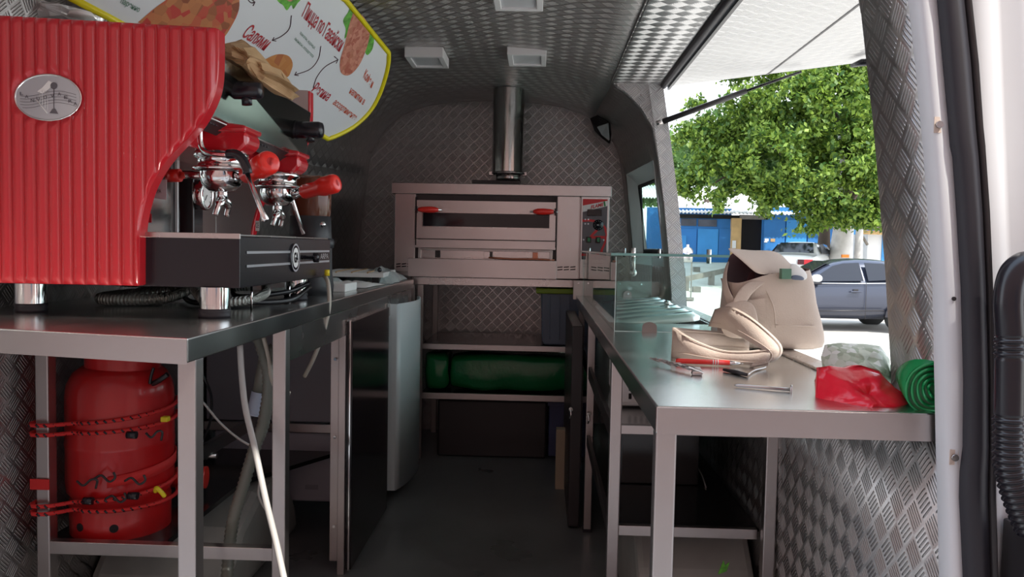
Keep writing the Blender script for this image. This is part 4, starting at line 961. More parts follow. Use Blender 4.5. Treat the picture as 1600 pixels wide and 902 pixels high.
# braided hoses under the machine
Z = ZT+.02
def tab(px, py, z=None): return at(px, py, z=ZT+.018 if z is None else z)
corrugated([(-1.20, 2.25, Z+.03), (-1.0, 2.22, Z+.02), (-.98, 2.05, Z), (-1.10, 1.98, Z-.002), (-1.13, 2.10, Z), (-1.02, 2.28, Z+.01), (-.86, 2.34, Z+.02)], .0145, 'braided_hose', 'braided_hose', 'grey braided hose coiled under the coffee machine near its left foot', .010, .06)
corrugated([(-.98, 2.34, Z+.04), (-.93, 2.12, Z+.035), (-.84, 1.98, Z), (-.76, 2.0, Z), (-.74, 2.12, Z+.01), (-.80, 2.30, Z+.03)], .012, 'braided_hose', 'braided_hose', 'shiny braided hose curving behind the front foot of the coffee machine', .008, .05)
for pts, lb in (([(-1.0, 2.2, Z), (-.9, 2.05, Z-.01), (-.80, 2.08, Z-.01), (-.70, 2.2, Z-.01), (-.68, 2.34, Z+.02)], 'black tube lying between the feet of the coffee machine'), ([(-.90, 2.30, Z+.01), (-.82, 2.16, Z), (-.72, 2.24, Z+.01), (-.69, 2.36, Z+.03)], 'thin black tube nearest the aisle under the coffee machine')):
    tag(MB().tube(smooth(pts, 8), .007, 10).build('black_tube', 'hose_black'), lb, 'hose')
for x, y, lb in ((393, 1.95, 'thin steel rod under the drip tray, nearer the camera'), (452, 2.25, 'thin steel rod under the drip tray, the farther one')):
    p = at(x, 470, y=y); tag(MB().tube([(p.x, y, ZT), (p.x, y, .997)], .003, 8).build('steel_rod', 'chrome'), lb, 'rod')

# ============================================================ RIGHT COUNTER
ZR = .866
rt_ = thing('worktable', 'stainless steel counter along the right wall below the hatch opening', 'table', (.4, 2.5, 0), 'steel worktables')
WX0, WX1, WY0_, WY1_ = .222, .545, 2.55, 3.60      # well for the topping pans
mb = MB(); z0, z1 = ZR-.042, ZR
mb.box((.178, 1.195, z0), (.590, WY0_, z1)).build('tabletop', 'steel_top', rt_, bevel=.003)
box('tabletop', (.178, WY0_, z0), (WX0, 3.97, z1), 'steel_top', rt_, 0); box('tabletop', (WX0, WY1_, z0), (.595, 3.97, z1), 'steel_top', rt_, 0); box('tabletop', (WX1, WY0_, z0), (.595, WY1_, z1), 'steel_top', rt_, 0)
box('well', (WX0, WY0_, ZR-.10), (WX1, WY1_, ZR-.095), 'steel', rt_, 0)
for a, b in (((WX0, WY0_, ZR-.10), (WX0+.002, WY1_, ZR)), ((WX1-.002, WY0_, ZR-.10), (WX1, WY1_, ZR)), ((WX0, WY0_, ZR-.10), (WX1, WY0_+.002, ZR)), ((WX0, WY1_-.002, ZR-.10), (WX1, WY1_, ZR))):
    box('well_side', a, b, 'steel', rt_, 0)
box('front_fascia', (.180, 1.193, z0), (.590, 1.1955, z1-.002), 'steel_soft', rt_, 0)
for x, y, w in ((.180, 1.205, .032), (.188, 2.05, .030), (.188, 3.06, .030), (.193, 3.92, .03), (.575, 2.0, .03)):
    leg(x, y, z0, rt_, w, .03)
for (x, y) in ((.188, 2.05), (.188, 3.06)): MB().box((x-.001, y-.001, 0), (x+.031, y+.031, .012)).build('foot', 'rubber', rt_)
box('crossbar', (.21, 2.055, .622), (.575, 2.075, .646), 'steel_soft', rt_); box('crossbar', (.21, 2.055, .355), (.575, 2.075, .382), 'steel_soft', rt_)
box('crossbar', (.215, 3.065, .60), (.57, 3.08, .622), 'steel_soft', rt_)
box('side_rail', (.192, 2.08, .600), (.205, 3.95, .646), 'black_satin', rt_); box('side_rail', (.192, 2.08, .340), (.205, 3.06, .382), 'black_satin', rt_)
box('shelf', (.206, 2.076, .634), (.575, 3.9, .640), 'steel_top', rt_, 0); box('shelf', (.206, 2.076, .370), (.585, 3.3, .376), 'dark_panel', rt_, 0)
box('upstand', (.165, 3.965, ZR-.02), (.60, 3.975, ZR+.075), 'steel_soft', rt_, .001)
for x in (.19, .285, .395, .50): MB().cyl((x, 3.966, ZR+.062), (x, 3.962, ZR+.062), .004, 10).build('rivet', 'chrome', rt_)
box('sill_strip', (.552, 1.38, ZR), (.60, 3.9, ZR+.006), 'steel', rt_, .002)
# pan rail: six rounded lids with finger slots
for k in range(6):
    y = 2.62+.155*k
    r = thing('pan_lid', ['bright steel pan lid nearest the camera end of the glass guard', 'second bright steel pan lid from the near end of the glass guard', 'third bright steel pan lid from the near end of the glass guard', 'fourth bright steel pan lid from the near end of the glass guard', 'fifth bright steel pan lid, next to the farthest in the glass guard', 'farthest bright steel pan lid in the glass guard'][k], 'lid', (.38, y, ZR), 'steel pan lids in the glass guard')
    mb = MB(); n = 14; L = []; w = .045
    xa, xb = .232, .522; za, zb = ZR-.012, ZR+.022
    pts = []
    for q in range(n+1):
        a = PI/2+PI*q/n; pts.append((xa+w*.9+w*.9*math.cos(a), y+w*math.sin(a)))
    for q in range(n+1):
        a = -PI/2+PI*q/n; pts.append((xb-w*.9+w*.9*math.cos(a), y+w*math.sin(a)))
    zf = lambda x: za+(zb-za)*(x-xa)/(xb-xa)
    N = len(pts); c = Vector((.377, y, zf(.377)+.020)); vs = []
    for s, h in ((1, -.012), (1, .0), (.9, .010), (.55, .016)):
        for x, yy in pts:
            xx = .377+(x-.377)*(s if s > .6 else .85); vs.append(Vector((xx, y+(yy-y)*s, zf(xx)+h)))
    mb.add(vs, [(i*N+j, i*N+(j+1) % N, (i+1)*N+(j+1) % N, (i+1)*N+j) for i in range(3) for j in range(N)], True); mb.f.append(tuple(range(3*N, 4*N))); mb.sm.append(False)
    mb.build('lid', 'bright_steel', r)
    sl_ = MB(); pp = []
    for q in range(24):
        a = 2*PI*q/24; xx = .468+.030*math.cos(a); pp.append((xx, y+.015*math.sin(a), zf(xx)+.0168))
    sl_.add(pp, [tuple(range(24))]).build('finger_slot', 'black_satin', r)
# glass guard
gg = thing('glass_guard', 'clear glass sneeze guard box with steel clamps at the far end of the right counter', 'glass guard', (.38, 3.1, ZR))
gx0, gx1, gy0, gy1, gz = .214, .548, 2.28, 3.95, 1.082
t = .005
for a, b, nm in (((gx0, gy0, ZR+.001), (gx1, gy0+t, gz-.004), 'end_glass'), ((gx0, gy1-t, ZR+.001), (gx1, gy1, gz-.004), 'end_glass'), ((gx0, gy0+t, ZR+.001), (gx0+t, gy1-t, gz-.004), 'side_glass')):
    MB().box(a, b).build(nm, 'sheet_glass', gg)
tp = MB().box((gx0-.015, gy0-.02, gz), (gx1+.03, gy1+.01, gz+.007)).build('top_glass', 'sheet_glass', gg)
MB().box((gx0-.016, gy0-.022, gz+.0), (gx1+.031, gy0-.0195, gz+.007)).build('polished_edge', 'glass_edge', tp); MB().box((gx0-.0165, gy0-.02, gz+.0), (gx0-.0145, gy1+.01, gz+.007)).build('polished_edge', 'glass_edge', tp)
for a, b in (((gx0-.0005, gy0-.0006, ZR), (gx0+.0015, gy0, gz-.004)), ((gx0-.0005, gy1-.001, ZR), (gx0+.001, gy1, gz-.004)), ((gx1-.001, gy1-.001, ZR), (gx1, gy1, gz-.004)), ((gx0, gy0-.0006, ZR), (gx1, gy0, ZR+.0015))):
    MB().box(a, b).build('glass_edge', 'glass_edge_light', gg)
def halfdisc(x, y, s=1):
    pts = [(x+.021*math.cos(a), y, ZR+.001+.012+.016*math.sin(a)) for a in [PI*k/12 for k in range(13)]]+[(x-.021, y, ZR), (x+.021, y, ZR)]
    return MB().prism(pts, (0, .006, 0))
for x, y in ((.313, gy0-.008), (.508, gy0-.008)): halfdisc(x, y).build('clamp', 'steel_soft', gg)
for x, y in ((.30, gy1-t-.007), (.43, gy1-t-.007)):
    o = halfdisc(x, y).build('clamp', 'steel_soft', gg); MB().cyl((x+.004, y, ZR+.016), (x+.004, y-.006, ZR+.016), .005, 10).build('screw', 'chrome', o)
for x, y in ((.235, 3.9), (.27, 2.35), (.50, 2.40), (.40, 3.85), (.53, 3.6)):
    o = MB().cyl((x, y, gz-.02), (x, y, gz+.022), .007, 14).build('standoff', 'chrome', gg)
o = MB().tube([(.27, 2.34, gz-.004), (.27, 2.34, gz-.045)], .006, 10).build('hanger', 'steel', gg); MB().sphere((.27, 2.34, gz-.05), .011, 14, 8).build('hanger_knob', 'steel', o)
c = at(1032, 467, y=3.1); o = MB().lathe([(0, 0), (.011, 0), (.011, .012), (.006, .014), (.006, .022), (.011, .024), (.011, .038), (0, .04)], (.46, 2.9, ZR+.012), 16).build('spool_stud', 'chrome', gg)
# items under the right counter
bk = thing('perforated_basket', 'white perforated plastic basket on the upper shelf under the right counter', 'basket', (.36, 2.35, .64))
mb = MB().box((.232, 2.30, .645), (.44, 2.62, .79)); mb.build('body', 'white_plastic_edge', bk, bevel=.015)
for i in range(4):
    for j in range(2):
        MB().box((.262+i*.017, 2.298, .668+j*.024), (.271+i*.017, 2.301, .685+j*.024)).build('hole', 'dark_void', bk, bevel=.002)
kc = thing('black_cabinet', 'narrow black cabinet with hanging keys, standing at the far aisle side of the right counter', 'cabinet', (.13, 3.4, 0))
box('panel', (.128, 3.08, .012), (.172, 3.85, .80), 'black_satin', kc, .004); 
mb = MB(); 
for (px, py, d, lb) in ((892, 640, 3.06, 'small white key tag hanging on the edge of the black cabinet'), (920, 648, 3.04, 'small white key tag hanging on the leg of the right counter')):
    p = at(px, py, y=d); q = thing('key_tag', lb, 'key', p, 'white key tags'); MB().lathe([(0, 0), (.008, 0), (.008, .002), (0, .002)], p, 14, 'Y').build('tag', 'paper_white', q); MB().tube([p, p+Vector((.001, 0, -.022)), p+Vector((-.003, 0, -.036))], .003, 8).build('key', 'chrome', q)
tag(box('dark_box', (.26, 2.45, .376), (.50, 2.8, .60), 'dark_panel', None, .004), 'dark printed box on the lower shelf under the right counter', 'box')
tag(MB().tube(smooth([at(1080, 722, z=.378), at(1086, 735, z=.379)+Vector((0, 0, .02)), at(1096, 748, z=.379)+Vector((0, 0, .012)), at(1103, 762, z=.379)], 6), .0022, 8).build('zip_tie', 'white_cable'), 'short grey tie lying on the dark lower shelf of the right counter', 'tie')
p = at(1122, 898, z=.33); tag(MB().prism([p, p+Vector((.02, .0, .008)), p+Vector((.026, 0, .03)), p+Vector((.016, 0, .022)), p+Vector((.012, 0, .034))], (0, .003, 0)).build('green_leaf', 'lettuce'), 'small green leaf on the pale wheel arch at the bottom edge', 'leaf')

# ---------------- tools on the counter
tool = lambda px, py, h=0.: at(px, py, z=ZR+.004)+Vector((0, 0, h))
pn = thing('ballpoint_pen', 'shiny red ballpoint pen lying in front of the canvas bag strap', 'pen', tool(1100, 566))
a, b = at(1056, 564, z=ZR+.008), at(1161, 568, z=ZR+.008); d = (b-a)
MB().tube([a, a+d*.03, a+d*.80], [.0035, .0052, .0052], 14).build('barrel', 'red_plastic', pn); MB().tube([a+d*.80, a+d*.88, a+d*1.0], [.005, .0035, .0012], 12).build('tip', 'chrome', pn)
for t in (.55, .585, .62): MB().tube([a+d*t, a+d*(t+.014)], .0055, 14).build('ring', 'paper_white', pn)
MB().tube([a-d*.012, a], .0025, 8).build('button', 'chrome', pn)
t1 = thing('metal_strip', 'crumpled silvery metal strip lying nearest the left edge of the right counter', 'tool', tool(1060, 575))
mb = MB(); A, B = tool(1019, 566), tool(1088, 583); n = 26; vs = []
for k in range(n+1):
    p = A.lerp(B, k/n); w = .005+.007*(k/n); z = .006+.005*math.sin(k*1.9); vs += [p+Vector((w, -w, z)), p+Vector((-w, w, .010-z*.3))]
mb.add(vs, [(2*k, 2*k+2, 2*k+3, 2*k+1) for k in range(n)]); mb.build('strip', 'steel', t1, solid=.002)
MB().box(B-Vector((.009, .007, .004)), B+Vector((.011, .007, .004))).build('head', 'steel', t1, bevel=.003)
t2 = thing('bent_wire_tool', 'bent wire tool with dark stem, right of the metal strip on the right counter', 'tool', tool(1165, 583))
MB().tube([tool(1131, 578), tool(1150, 582), tool(1168, 586)], [.003, .0045, .003], 8).build('stem', 'black_satin', t2); MB().tube(smooth([tool(1168, 586), tool(1178, 579), tool(1196, 574)], 5), .0018, 6).build('wire', 'steel', t2)
t3 = thing('long_nail', 'long steel nail with flat head, in front of the bent wire tool', 'nail', tool(1190, 606))
a, b = tool(1147, 602), tool(1235, 609); MB().tube([a, a+(b-a)*.06, b], [.0008, .0028, .0028], 8).build('shank', 'steel', t3); MB().cyl(b, b+(b-a).normalized()*.003, .008, 14).build('head', 'steel', t3)

# ---------------- canvas bag
cbg = thing('canvas_bag', 'beige canvas tote bag with open flap and long strap on the right counter', 'bag', (.53, 1.95, ZR))
yb_ = 1.95
def loft(secs, closed_bottom=True):
    n = len(secs[0]); mb = MB(); vs = [p for s in secs for p in s]
    mb.add(vs, [(i*n+k, i*n+(k+1) % n, (i+1)*n+(k+1) % n, (i+1)*n+k) for i in range(len(secs)-1) for k in range(n)], True)
    if closed_bottom: mb.f.append(tuple(range(n))); mb.sm.append(False)
    return mb
def rr(cx, cy, ax, ay, z, n=40, e=.55, zf=None, seed=0., amp=.006):
    out = []
    for k in range(n):
        a = 2*PI*k/n; c, s = math.cos(a), math.sin(a); x = cx+ax*math.copysign(abs(c)**e, c); y = cy+ay*math.copysign(abs(s)**e, s)
        zz = z+(zf(x, y) if zf else 0); w = noise.noise(Vector((x*12, y*12, zz*14+seed))); out.append(Vector((x+c*w*amp*2, y+s*w*amp*2, zz)))
    return out
# rim dips toward the left front (open mouth)
rimz = lambda x, y: -.030*max(0, min(1, (.545-x)/.08))-.012*max(0, (1.93-y)/.07)
secs = [rr(.560, 1.955, .112, .080, ZR+.002, e=.5), rr(.560, 1.955, .118, .086, ZR+.02, e=.5), rr(.556, 1.955, .116, .084, ZR+.07), rr(.548, 1.95, .108, .078, ZR+.12), rr(.540, 1.95, .102, .072, ZR+.155, amp=.009), rr(.533, 1.95, .100, .068, ZR+.197, zf=rimz, amp=.008)]
body = loft(secs).build('bag_body', 'canvas', cbg, sub=1)
inn = [rr(.533, 1.95, .094, .062, ZR+.195, zf=rimz), rr(.538, 1.95, .096, .062, ZR+.12), rr(.54, 1.95, .09, .06, ZR+.06)]
mb = loft(inn, False); mb.f.append(tuple(range(80, 120))); mb.sm.append(False); mb.build('lining', 'canvas_lining', cbg)
# seams and pocket
def onbody(px, py, y=1.872): return at(px, py, y=y)
MB().tube(smooth([onbody(1188, 436, 1.885), onbody(1200, 460, 1.872), onbody(1209, 482, 1.868), onbody(1212, 512, 1.866)], 6), .0016, 6).build('seam', 'canvas', cbg)
MB().tube(smooth([onbody(1212, 508, 1.864), onbody(1245, 509, 1.866), onbody(1272, 510, 1.875)], 6), .0016, 6).build('seam', 'canvas', cbg)
mb = MB(); P = [onbody(1166, 470, 1.872), onbody(1195, 466, 1.866), onbody(1197, 500, 1.862), onbody(1172, 498, 1.866)]
mb.add(P, [(0, 1, 2, 3)]).build('pocket', 'canvas', cbg, solid=.004)
# flap: sheet raised from the back rim, its free corner pointing left
FP = [[(1132, 386, 1.86), (1150, 389, 1.90), (1180, 392, 1.95), (1205, 390, 2.0), (1222, 398, 2.02)],
      [(1145, 396, 1.86), (1163, 399, 1.88), (1190, 401, 1.92), (1214, 402, 1.97), (1232, 410, 2.0)],
      [(1160, 408, 1.86), (1178, 414, 1.87), (1202, 415, 1.90), (1226, 414, 1.94), (1246, 422, 1.97)],
      [(1178, 425, 1.87), (1188, 430, 1.875), (1208, 430, 1.885), (1230, 428, 1.90), (1250, 430, 1.93)]]
mb = MB(); mb.add([at(x, y, y=d) for row in FP for x, y, d in row], [(i*5+j, i*5+j+1, (i+1)*5+j+1, (i+1)*5+j) for i in range(3) for j in range(4)], True)
fp_ = mb.build('flap', 'canvas', cbg, solid=.005, sub=2)
# mouth side: fabric edge sweeping from flap corner down to the V
def sheetpx(rows, m, nm, par, solid=.004, sub=2):
    n = len(rows[0]); mb = MB(); mb.add([at(x, y, y=d) for r in rows for x, y, d in r], [(i*n+j, i*n+j+1, (i+1)*n+j+1, (i+1)*n+j) for i in range(len(rows)-1) for j in range(n-1)], True); return mb.build(nm, m, par, solid=solid, sub=sub)
sheetpx([[(1140, 392, 1.94), (1160, 394, 1.97), (1190, 404, 2.0)], [(1133, 418, 1.93), (1152, 420, 2.0), (1190, 426, 2.02)], [(1134, 444, 1.90), (1150, 450, 1.97), (1188, 450, 2.0)], [(1145, 466, 1.87), (1152, 470, 1.93), (1180, 470, 1.96)]], 'canvas_lining', 'mouth_lining', cbg)
sheetpx([[(1136, 408, 1.935), (1141, 406, 1.925)], [(1129, 430, 1.90), (1134, 428, 1.88)], [(1127, 452, 1.89), (1138, 452, 1.868)], [(1134, 470, 1.885), (1148, 466, 1.862)], [(1140, 486, 1.88), (1152, 482, 1.862)]], 'canvas', 'mouth_edge', cbg)
sheetpx([[(1186, 436, 1.885), (1206, 436, 1.88)], [(1166, 440, 1.872), (1190, 446, 1.872)], [(1154, 452, 1.865), (1172, 462, 1.862)], [(1146, 466, 1.86), (1165, 478, 1.856)], [(1140, 480, 1.86), (1160, 492, 1.856)]], 'canvas', 'mouth_edge', cbg)
sheetpx([[(1126, 478, 1.87), (1148, 466, 1.86), (1180, 470, 1.855)], [(1122, 505, 1.85), (1150, 500, 1.84), (1186, 500, 1.84)], [(1130, 530, 1.84), (1160, 530, 1.83), (1190, 530, 1.835)]], 'canvas', 'lower_front', cbg)
sheetpx([[(1180, 420, 1.92), (1183, 440, 1.90)], [(1172, 424, 1.90), (1166, 452, 1.885)], [(1166, 440, 1.89), (1156, 462, 1.875)]], 'canvas_lining', 'mouth_fold', cbg)
# strap: broad band looping forward over the counter
SU = [(1118, 484, 1.86), (1140, 479, 1.80), (1168, 492, 1.73), (1198, 516, 1.66), (1220, 540, 1.625), (1219, 556, 1.615), (1204, 565, 1.61), (1180, 566, 1.63)]
SL = [(1108, 510, 1.86), (1130, 514, 1.80), (1152, 524, 1.72), (1174, 536, 1.655), (1194, 548, 1.62), (1203, 558, 1.612), (1196, 569, 1.605), (1172, 575, 1.62)]
def band_px(U, L_, nm, k=1):
    A = smooth([at(x, y, y=d) for x, y, d in U], 5); B = smooth([at(x, y, y=d) for x, y, d in L_], 5); mb = MB()
    n = len(A); mb.add([p for a, b in zip(A, B) for p in (a, a.lerp(b, .5)+Vector((0, -.004, .003)), b)], [(i*3+j, i*3+j+1, (i+1)*3+j+1, (i+1)*3+j) for i in range(n-1) for j in range(2)], True)
    o = mb.build(nm, 'canvas', cbg, solid=.005)
    for s in (.14, .86):
        MB().tube([a.lerp(b, s)+Vector((0, -.006, .003)) for a, b in zip(A, B)], .0011, 5).build('stitching', 'canvas', o)
    return o
band_px(SU, SL, 'strap')
band_px([(1204, 545, 1.62), (1170, 549, 1.64), (1130, 548, 1.67), (1095, 536, 1.70), (1066, 520, 1.74), (1052, 512, 1.80)], [(1200, 572, 1.60), (1168, 571, 1.63), (1130, 567, 1.66), (1095, 563, 1.68), (1066, 560, 1.72), (1050, 560, 1.76)], 'strap')
band_px([(1052, 512, 1.79), (1062, 513, 1.82), (1090, 516, 1.86), (1130, 520, 1.88), (1170, 532, 1.86)], [(1050, 558, 1.76), (1062, 552, 1.80), (1092, 548, 1.84), (1130, 548, 1.86), (1170, 550, 1.85)], 'strap')
c0 = at(1235, 418, y=1.87); lp = thing('packet', 'small green box and blue-white packet poking out of the canvas bag', 'packet', c0)
MB().box(at(1222, 420, y=1.855), at(1232, 436, y=1.875)).build('green_box', 'print_green', lp)
sheetpx([[(1232, 409, 1.875), (1245, 412, 1.875), (1262, 425, 1.88)], [(1233, 437, 1.865), (1246, 438, 1.865), (1263, 440, 1.87)]], 'paper_white', 'packet', lp)
sheetpx([[(1235, 430, 1.858), (1246, 429, 1.858), (1257, 433, 1.863)], [(1235, 438, 1.856), (1246, 438, 1.856), (1258, 439, 1.861)]], 'bin_plastic', 'packet_print', lp)

# ---------------- bags and roll at the right edge
rp = [(1284, 577), (1302, 574), (1330, 578), (1352, 574), (1376, 582), (1392, 598), (1408, 612), (1419, 628), (1412, 640), (1388, 651), (1360, 650), (1330, 648), (1300, 646), (1278, 638), (1272, 622), (1278, 600)]
rd_ = lump(rp, 1.31, .13, 4, .007, 5, back=.6)
rd_.sm = [True]*len(rd_.sm)
tag(rd_.build('red_bag', 'red_film'), 'shiny crumpled red plastic bag at the near end of the right counter', 'bag')
gp_ = lump([(1282, 560), (1292, 540), (1320, 537), (1355, 538), (1378, 542), (1388, 560), (1390, 585), (1385, 600), (1282, 598)], 1.47, .10, 6, .006, 5, back=.4)
gp_.sm = [True]*len(gp_.sm)
tag(gp_.build('patterned_pack', 'pattern_film'), 'clear pack with grey-green striped pattern behind the red bag', 'pack')

rl = thing('bag_roll', 'roll of dark green rubbish bags standing on its side beside the red bag', 'roll', (.56, 1.3, ZR))
a, b = at(1462, 609, y=1.205), at(1430, 573, y=1.43); d = (b-a).normalized(); Rr = .045
s1 = d.cross(Vector((0, 0, 1))).normalized(); s2 = s1.cross(d)
mb = MB(); vs = []; N = 150; T = 5.2
for k in range(N+1):
    th = 2*PI*T*k/N; r = .006+(Rr-.006)*k/N+.0012*math.sin(th*3.1); o = s1*math.cos(th)*r+s2*math.sin(th)*r
    vs += [a+o+d*(.004*math.sin(k*.9)), b+o*.97]
mb.add(vs, [(2*k, 2*k+2, 2*k+3, 2*k+1) for k in range(N)], True); mb.build('film', 'green_roll', rl, solid=.0035)
MB().add([a+d*.006]+[a+d*.006+(s1*math.cos(2*PI*k/24)+s2*math.sin(2*PI*k/24))*(Rr-.004) for k in range(24)], [(0, k+1, (k+1) % 24+1) for k in range(24)]).build('core_disc', 'green_film', rl)

# ============================================================ OUTSIDE
def gh(x, y): 
    t = max(0, min(y, 31)-15); return -.66+.0050*t*t
mb = MB(); xs = [-60+5*i for i in range(35)]; ys_ = [-40, -25, -12, -4, 0, 4, 8, 12, 15, 17, 18, 19, 20, 22, 24, 26, 28, 30, 33, 36, 39, 42, 60, 90]
mb.add([(x, y, gh(x, y)) for x in xs for y in ys_], [(i*24+j, (i+1)*24+j, (i+1)*24+j+1, i*24+j+1) for i in range(34) for j in range(23)], True)
st(mb.build('ground', 'dirt_ground'))
# unseen plastered wall, added to shade the van's rear and pinken steel reflections
fb = MB().box((-14, -3.9, -.66), (9, -3.5, 10)); f_ = st(fb.build('wall_unseen_shade', 'salmon_plaster'))
for x in (-11, -5.5, 2.2): 
    MB().box((x, -3.5, .6), (x+1.6, -3.45, 2.2)).build('shade_wall_window', 'window_dirty', f_)
# blue shed
SY = 34.0
sh = thing('shed', 'long blue metal shed with pale roof and open dark doorway behind the trees', 'building', (10, SY, gh(0, SY)))
G = lambda x, y, d=SY: at(x, y, y=d)
def panel(x0, y0, x1, y1, m, nm, dep=.06, d=SY, par=sh):
    """upright sheet between two pixel corners of the photo at depth d"""
    a, b = at(x0, (y0+y1)/2, y=d), at(x1, (y0+y1)/2, y=d); zt, zb = at((x0+x1)/2, y0, y=d).z, at((x0+x1)/2, y1, y=d).z
    return MB().box((a.x, d, zb), (b.x, d+dep, zt)).build(nm, m, par)
panel(1010, 325, 1142, 412, 'blue_paint', 'wall_sheet', d=SY+.06); panel(1190, 325, 1400, 415, 'blue_paint', 'wall_sheet', d=SY+.06)
for x0, x1 in ((1062, 1088), (1090, 1122), (1123, 1141)): panel(x0, 358, x1, 400, 'blue_bright' if x0 == 1090 else 'blue_paint', 'door_leaf', .04, SY)
panel(1062, 382-14, 1072, 396, 'blue_bright', 'paint_patch', .01, SY-.02)
panel(1064, 342, 1088, 353, 'window_dirty', 'window', .04, SY); panel(1091, 343, 1120, 354, 'window_dirty', 'window', .04, SY)
panel(1050, 336, 1200, 342, 'dark_panel', 'lintel', .10, SY-.04); panel(1143, 341, 1158, 403, 'plywood', 'door_post', .3, SY-.2)
panel(1157, 341, 1192, 402, 'dark_void', 'doorway', .02, SY+.3); panel(1156, 336, 1194, 343, 'wood_grey', 'door_lintel', .1, SY-.1)
for x0, x1 in ((1193, 1226), (1228, 1260), (1262, 1300), (1302, 1340)): panel(x0, 344, x1, 410, 'blue_paint' if x0 < 1228 or x0 == 1262 else 'blue_bright', 'door_leaf', .04, SY)
panel(1195, 373, 1201, 377, 'paper_white', 'notice', .01, SY-.02); panel(1204, 373, 1211, 378, 'kraft', 'notice', .01, SY-.02); panel(1194, 377, 1199, 379, 'paper_white', 'notice', .01, SY-.02)
panel(1144, 376, 1150, 388, 'paper_white', 'notice', .01, SY-.24)
# roof: corrugated sheets, geometry
def croof(x0, x1, ya, za, yb, zb, n, m, nm, par, amp=.035, k=6):
    mb = MB(); N = n*k; vs = []
    for i in range(N+1):
        x = x0+(x1-x0)*i/N; h = amp*math.sin(2*PI*i/k); vs += [(x, ya, za+h), (x, yb, zb+h)]
    mb.add(vs, [(2*i, 2*i+2, 2*i+3, 2*i+1) for i in range(N)], True); return mb.build(nm, m, par, solid=.02)
a, b = G(1040, 331, SY-.5), G(1395, 331, SY-.5)
croof(a.x, b.x, SY-.5, a.z-.02, SY+2.2, a.z+.55, 60, 'roof_sheet', 'roof', sh); croof(a.x-1, b.x-2, SY+2.4, a.z+.75, SY+5, a.z+1.5, 60, 'roof_sheet', 'roof', sh)
# small white hut
HY = 29.5
hu = thing('hut', 'small white hut with blue door frame and wavy grey roof at the right', 'building', at(1370, 400, y=HY))
def hp_(x0, y0, x1, y1, m, nm, dep=.06, d=HY): return panel(x0, y0, x1, y1, m, nm, dep, d, hu)
hp_(1355, 366, 1379, 420, 'white_wall', 'wall', 2.0); hp_(1378, 368, 1383, 420, 'blue_bright', 'door_frame', .1, HY-.05); hp_(1383, 370, 1400, 420, 'blue_paint', 'door', .05); hp_(1400, 366, 1440, 420, 'white_wall', 'wall', 2.0)
hp_(1343, 361, 1440, 367, 'plywood', 'eaves_board', .1, HY-.5)
a, b = at(1338, 358, y=HY-.6), at(1440, 358, y=HY-.6); croof(a.x, b.x, HY-.6, a.z, HY+2.2, a.z+.4, 12, 'asbestos', 'roof', hu, .05, 8)
MB().tube([at(1345, 366, y=HY-.4), at(1355, 382, y=HY)], .05, 6).build('roof_brace', 'wood_grey', hu)
# low barrier beam on posts
bb_ = thing('barrier_rail', 'low weathered timber barrier rail on short posts beyond the glass guard', 'barrier', at(1100, 440, y=25))
def gpx(px, py):
    """where the ray meets the rising ground"""
    r = ray(px, py); t = 3.
    while t < 60:
        p = EYE+r*(t/r.y)
        if p.z <= gh(p.x, p.y): return p
        t += .1
    return EYE+r*(40/r.y)
p1, p2 = gpx(1040, 462), gpx(1168, 432); q1, q2 = p1+Vector((0, 0, .45)), p2+Vector((0, 0, .45))
MB().prism([q1-Vector((0, 0, .17)), q2-Vector((0, 0, .17)), q2, q1], (0, .15, 0)).build('beam', 'wood_grey', bb_)
for t in (.22, .52, .82):
    p = p1.lerp(p2, t); MB().box(p+Vector((-.09, -.02, -.3)), p+Vector((.09, .16, .42))).build('post', 'wood_grey', bb_)
for px, py, lb in ((1088, 457, 'short timber stump in front of the barrier rail'), (1088, 425, 'low block on the ground behind the barrier rail')):
    p = gpx(px, py); tag(MB().box(p+Vector((-.12, -.1, -.1)), p+Vector((.12, .1, .18))).build('timber_stump', 'wood_grey', bevel=.01), lb, 'stump')
# grey gas bottle on a stand outside
p = at(1074, 412, y=23); gbz = gh(0, 23)
gb = thing('outdoor_canister', 'grey metal canister on a stand in the yard, just right of the far pillar', 'canister', (p.x, 23, gbz))
sy = lambda y: at(1074, y, y=23).z
MB().lathe([(0, sy(410)), (.13, sy(410)), (.15, sy(406)), (.15, sy(392)), (.11, sy(388)), (.04, sy(386)), (.04, sy(382)), (0, sy(382))], (p.x, 23, 0), 24).build('body', 'steel_soft', gb)
for dx in (-.13, .11): MB().box((p.x+dx, 22.98, gbz), (p.x+dx+.03, 23.02, sy(409))).build('stand_leg', 'wood_grey', gb)
MB().box((p.x-.2, 22.9, gbz+.02), (p.x+.2, 23.1, gbz+.10)).build('stand_foot', 'wood_grey', gb)

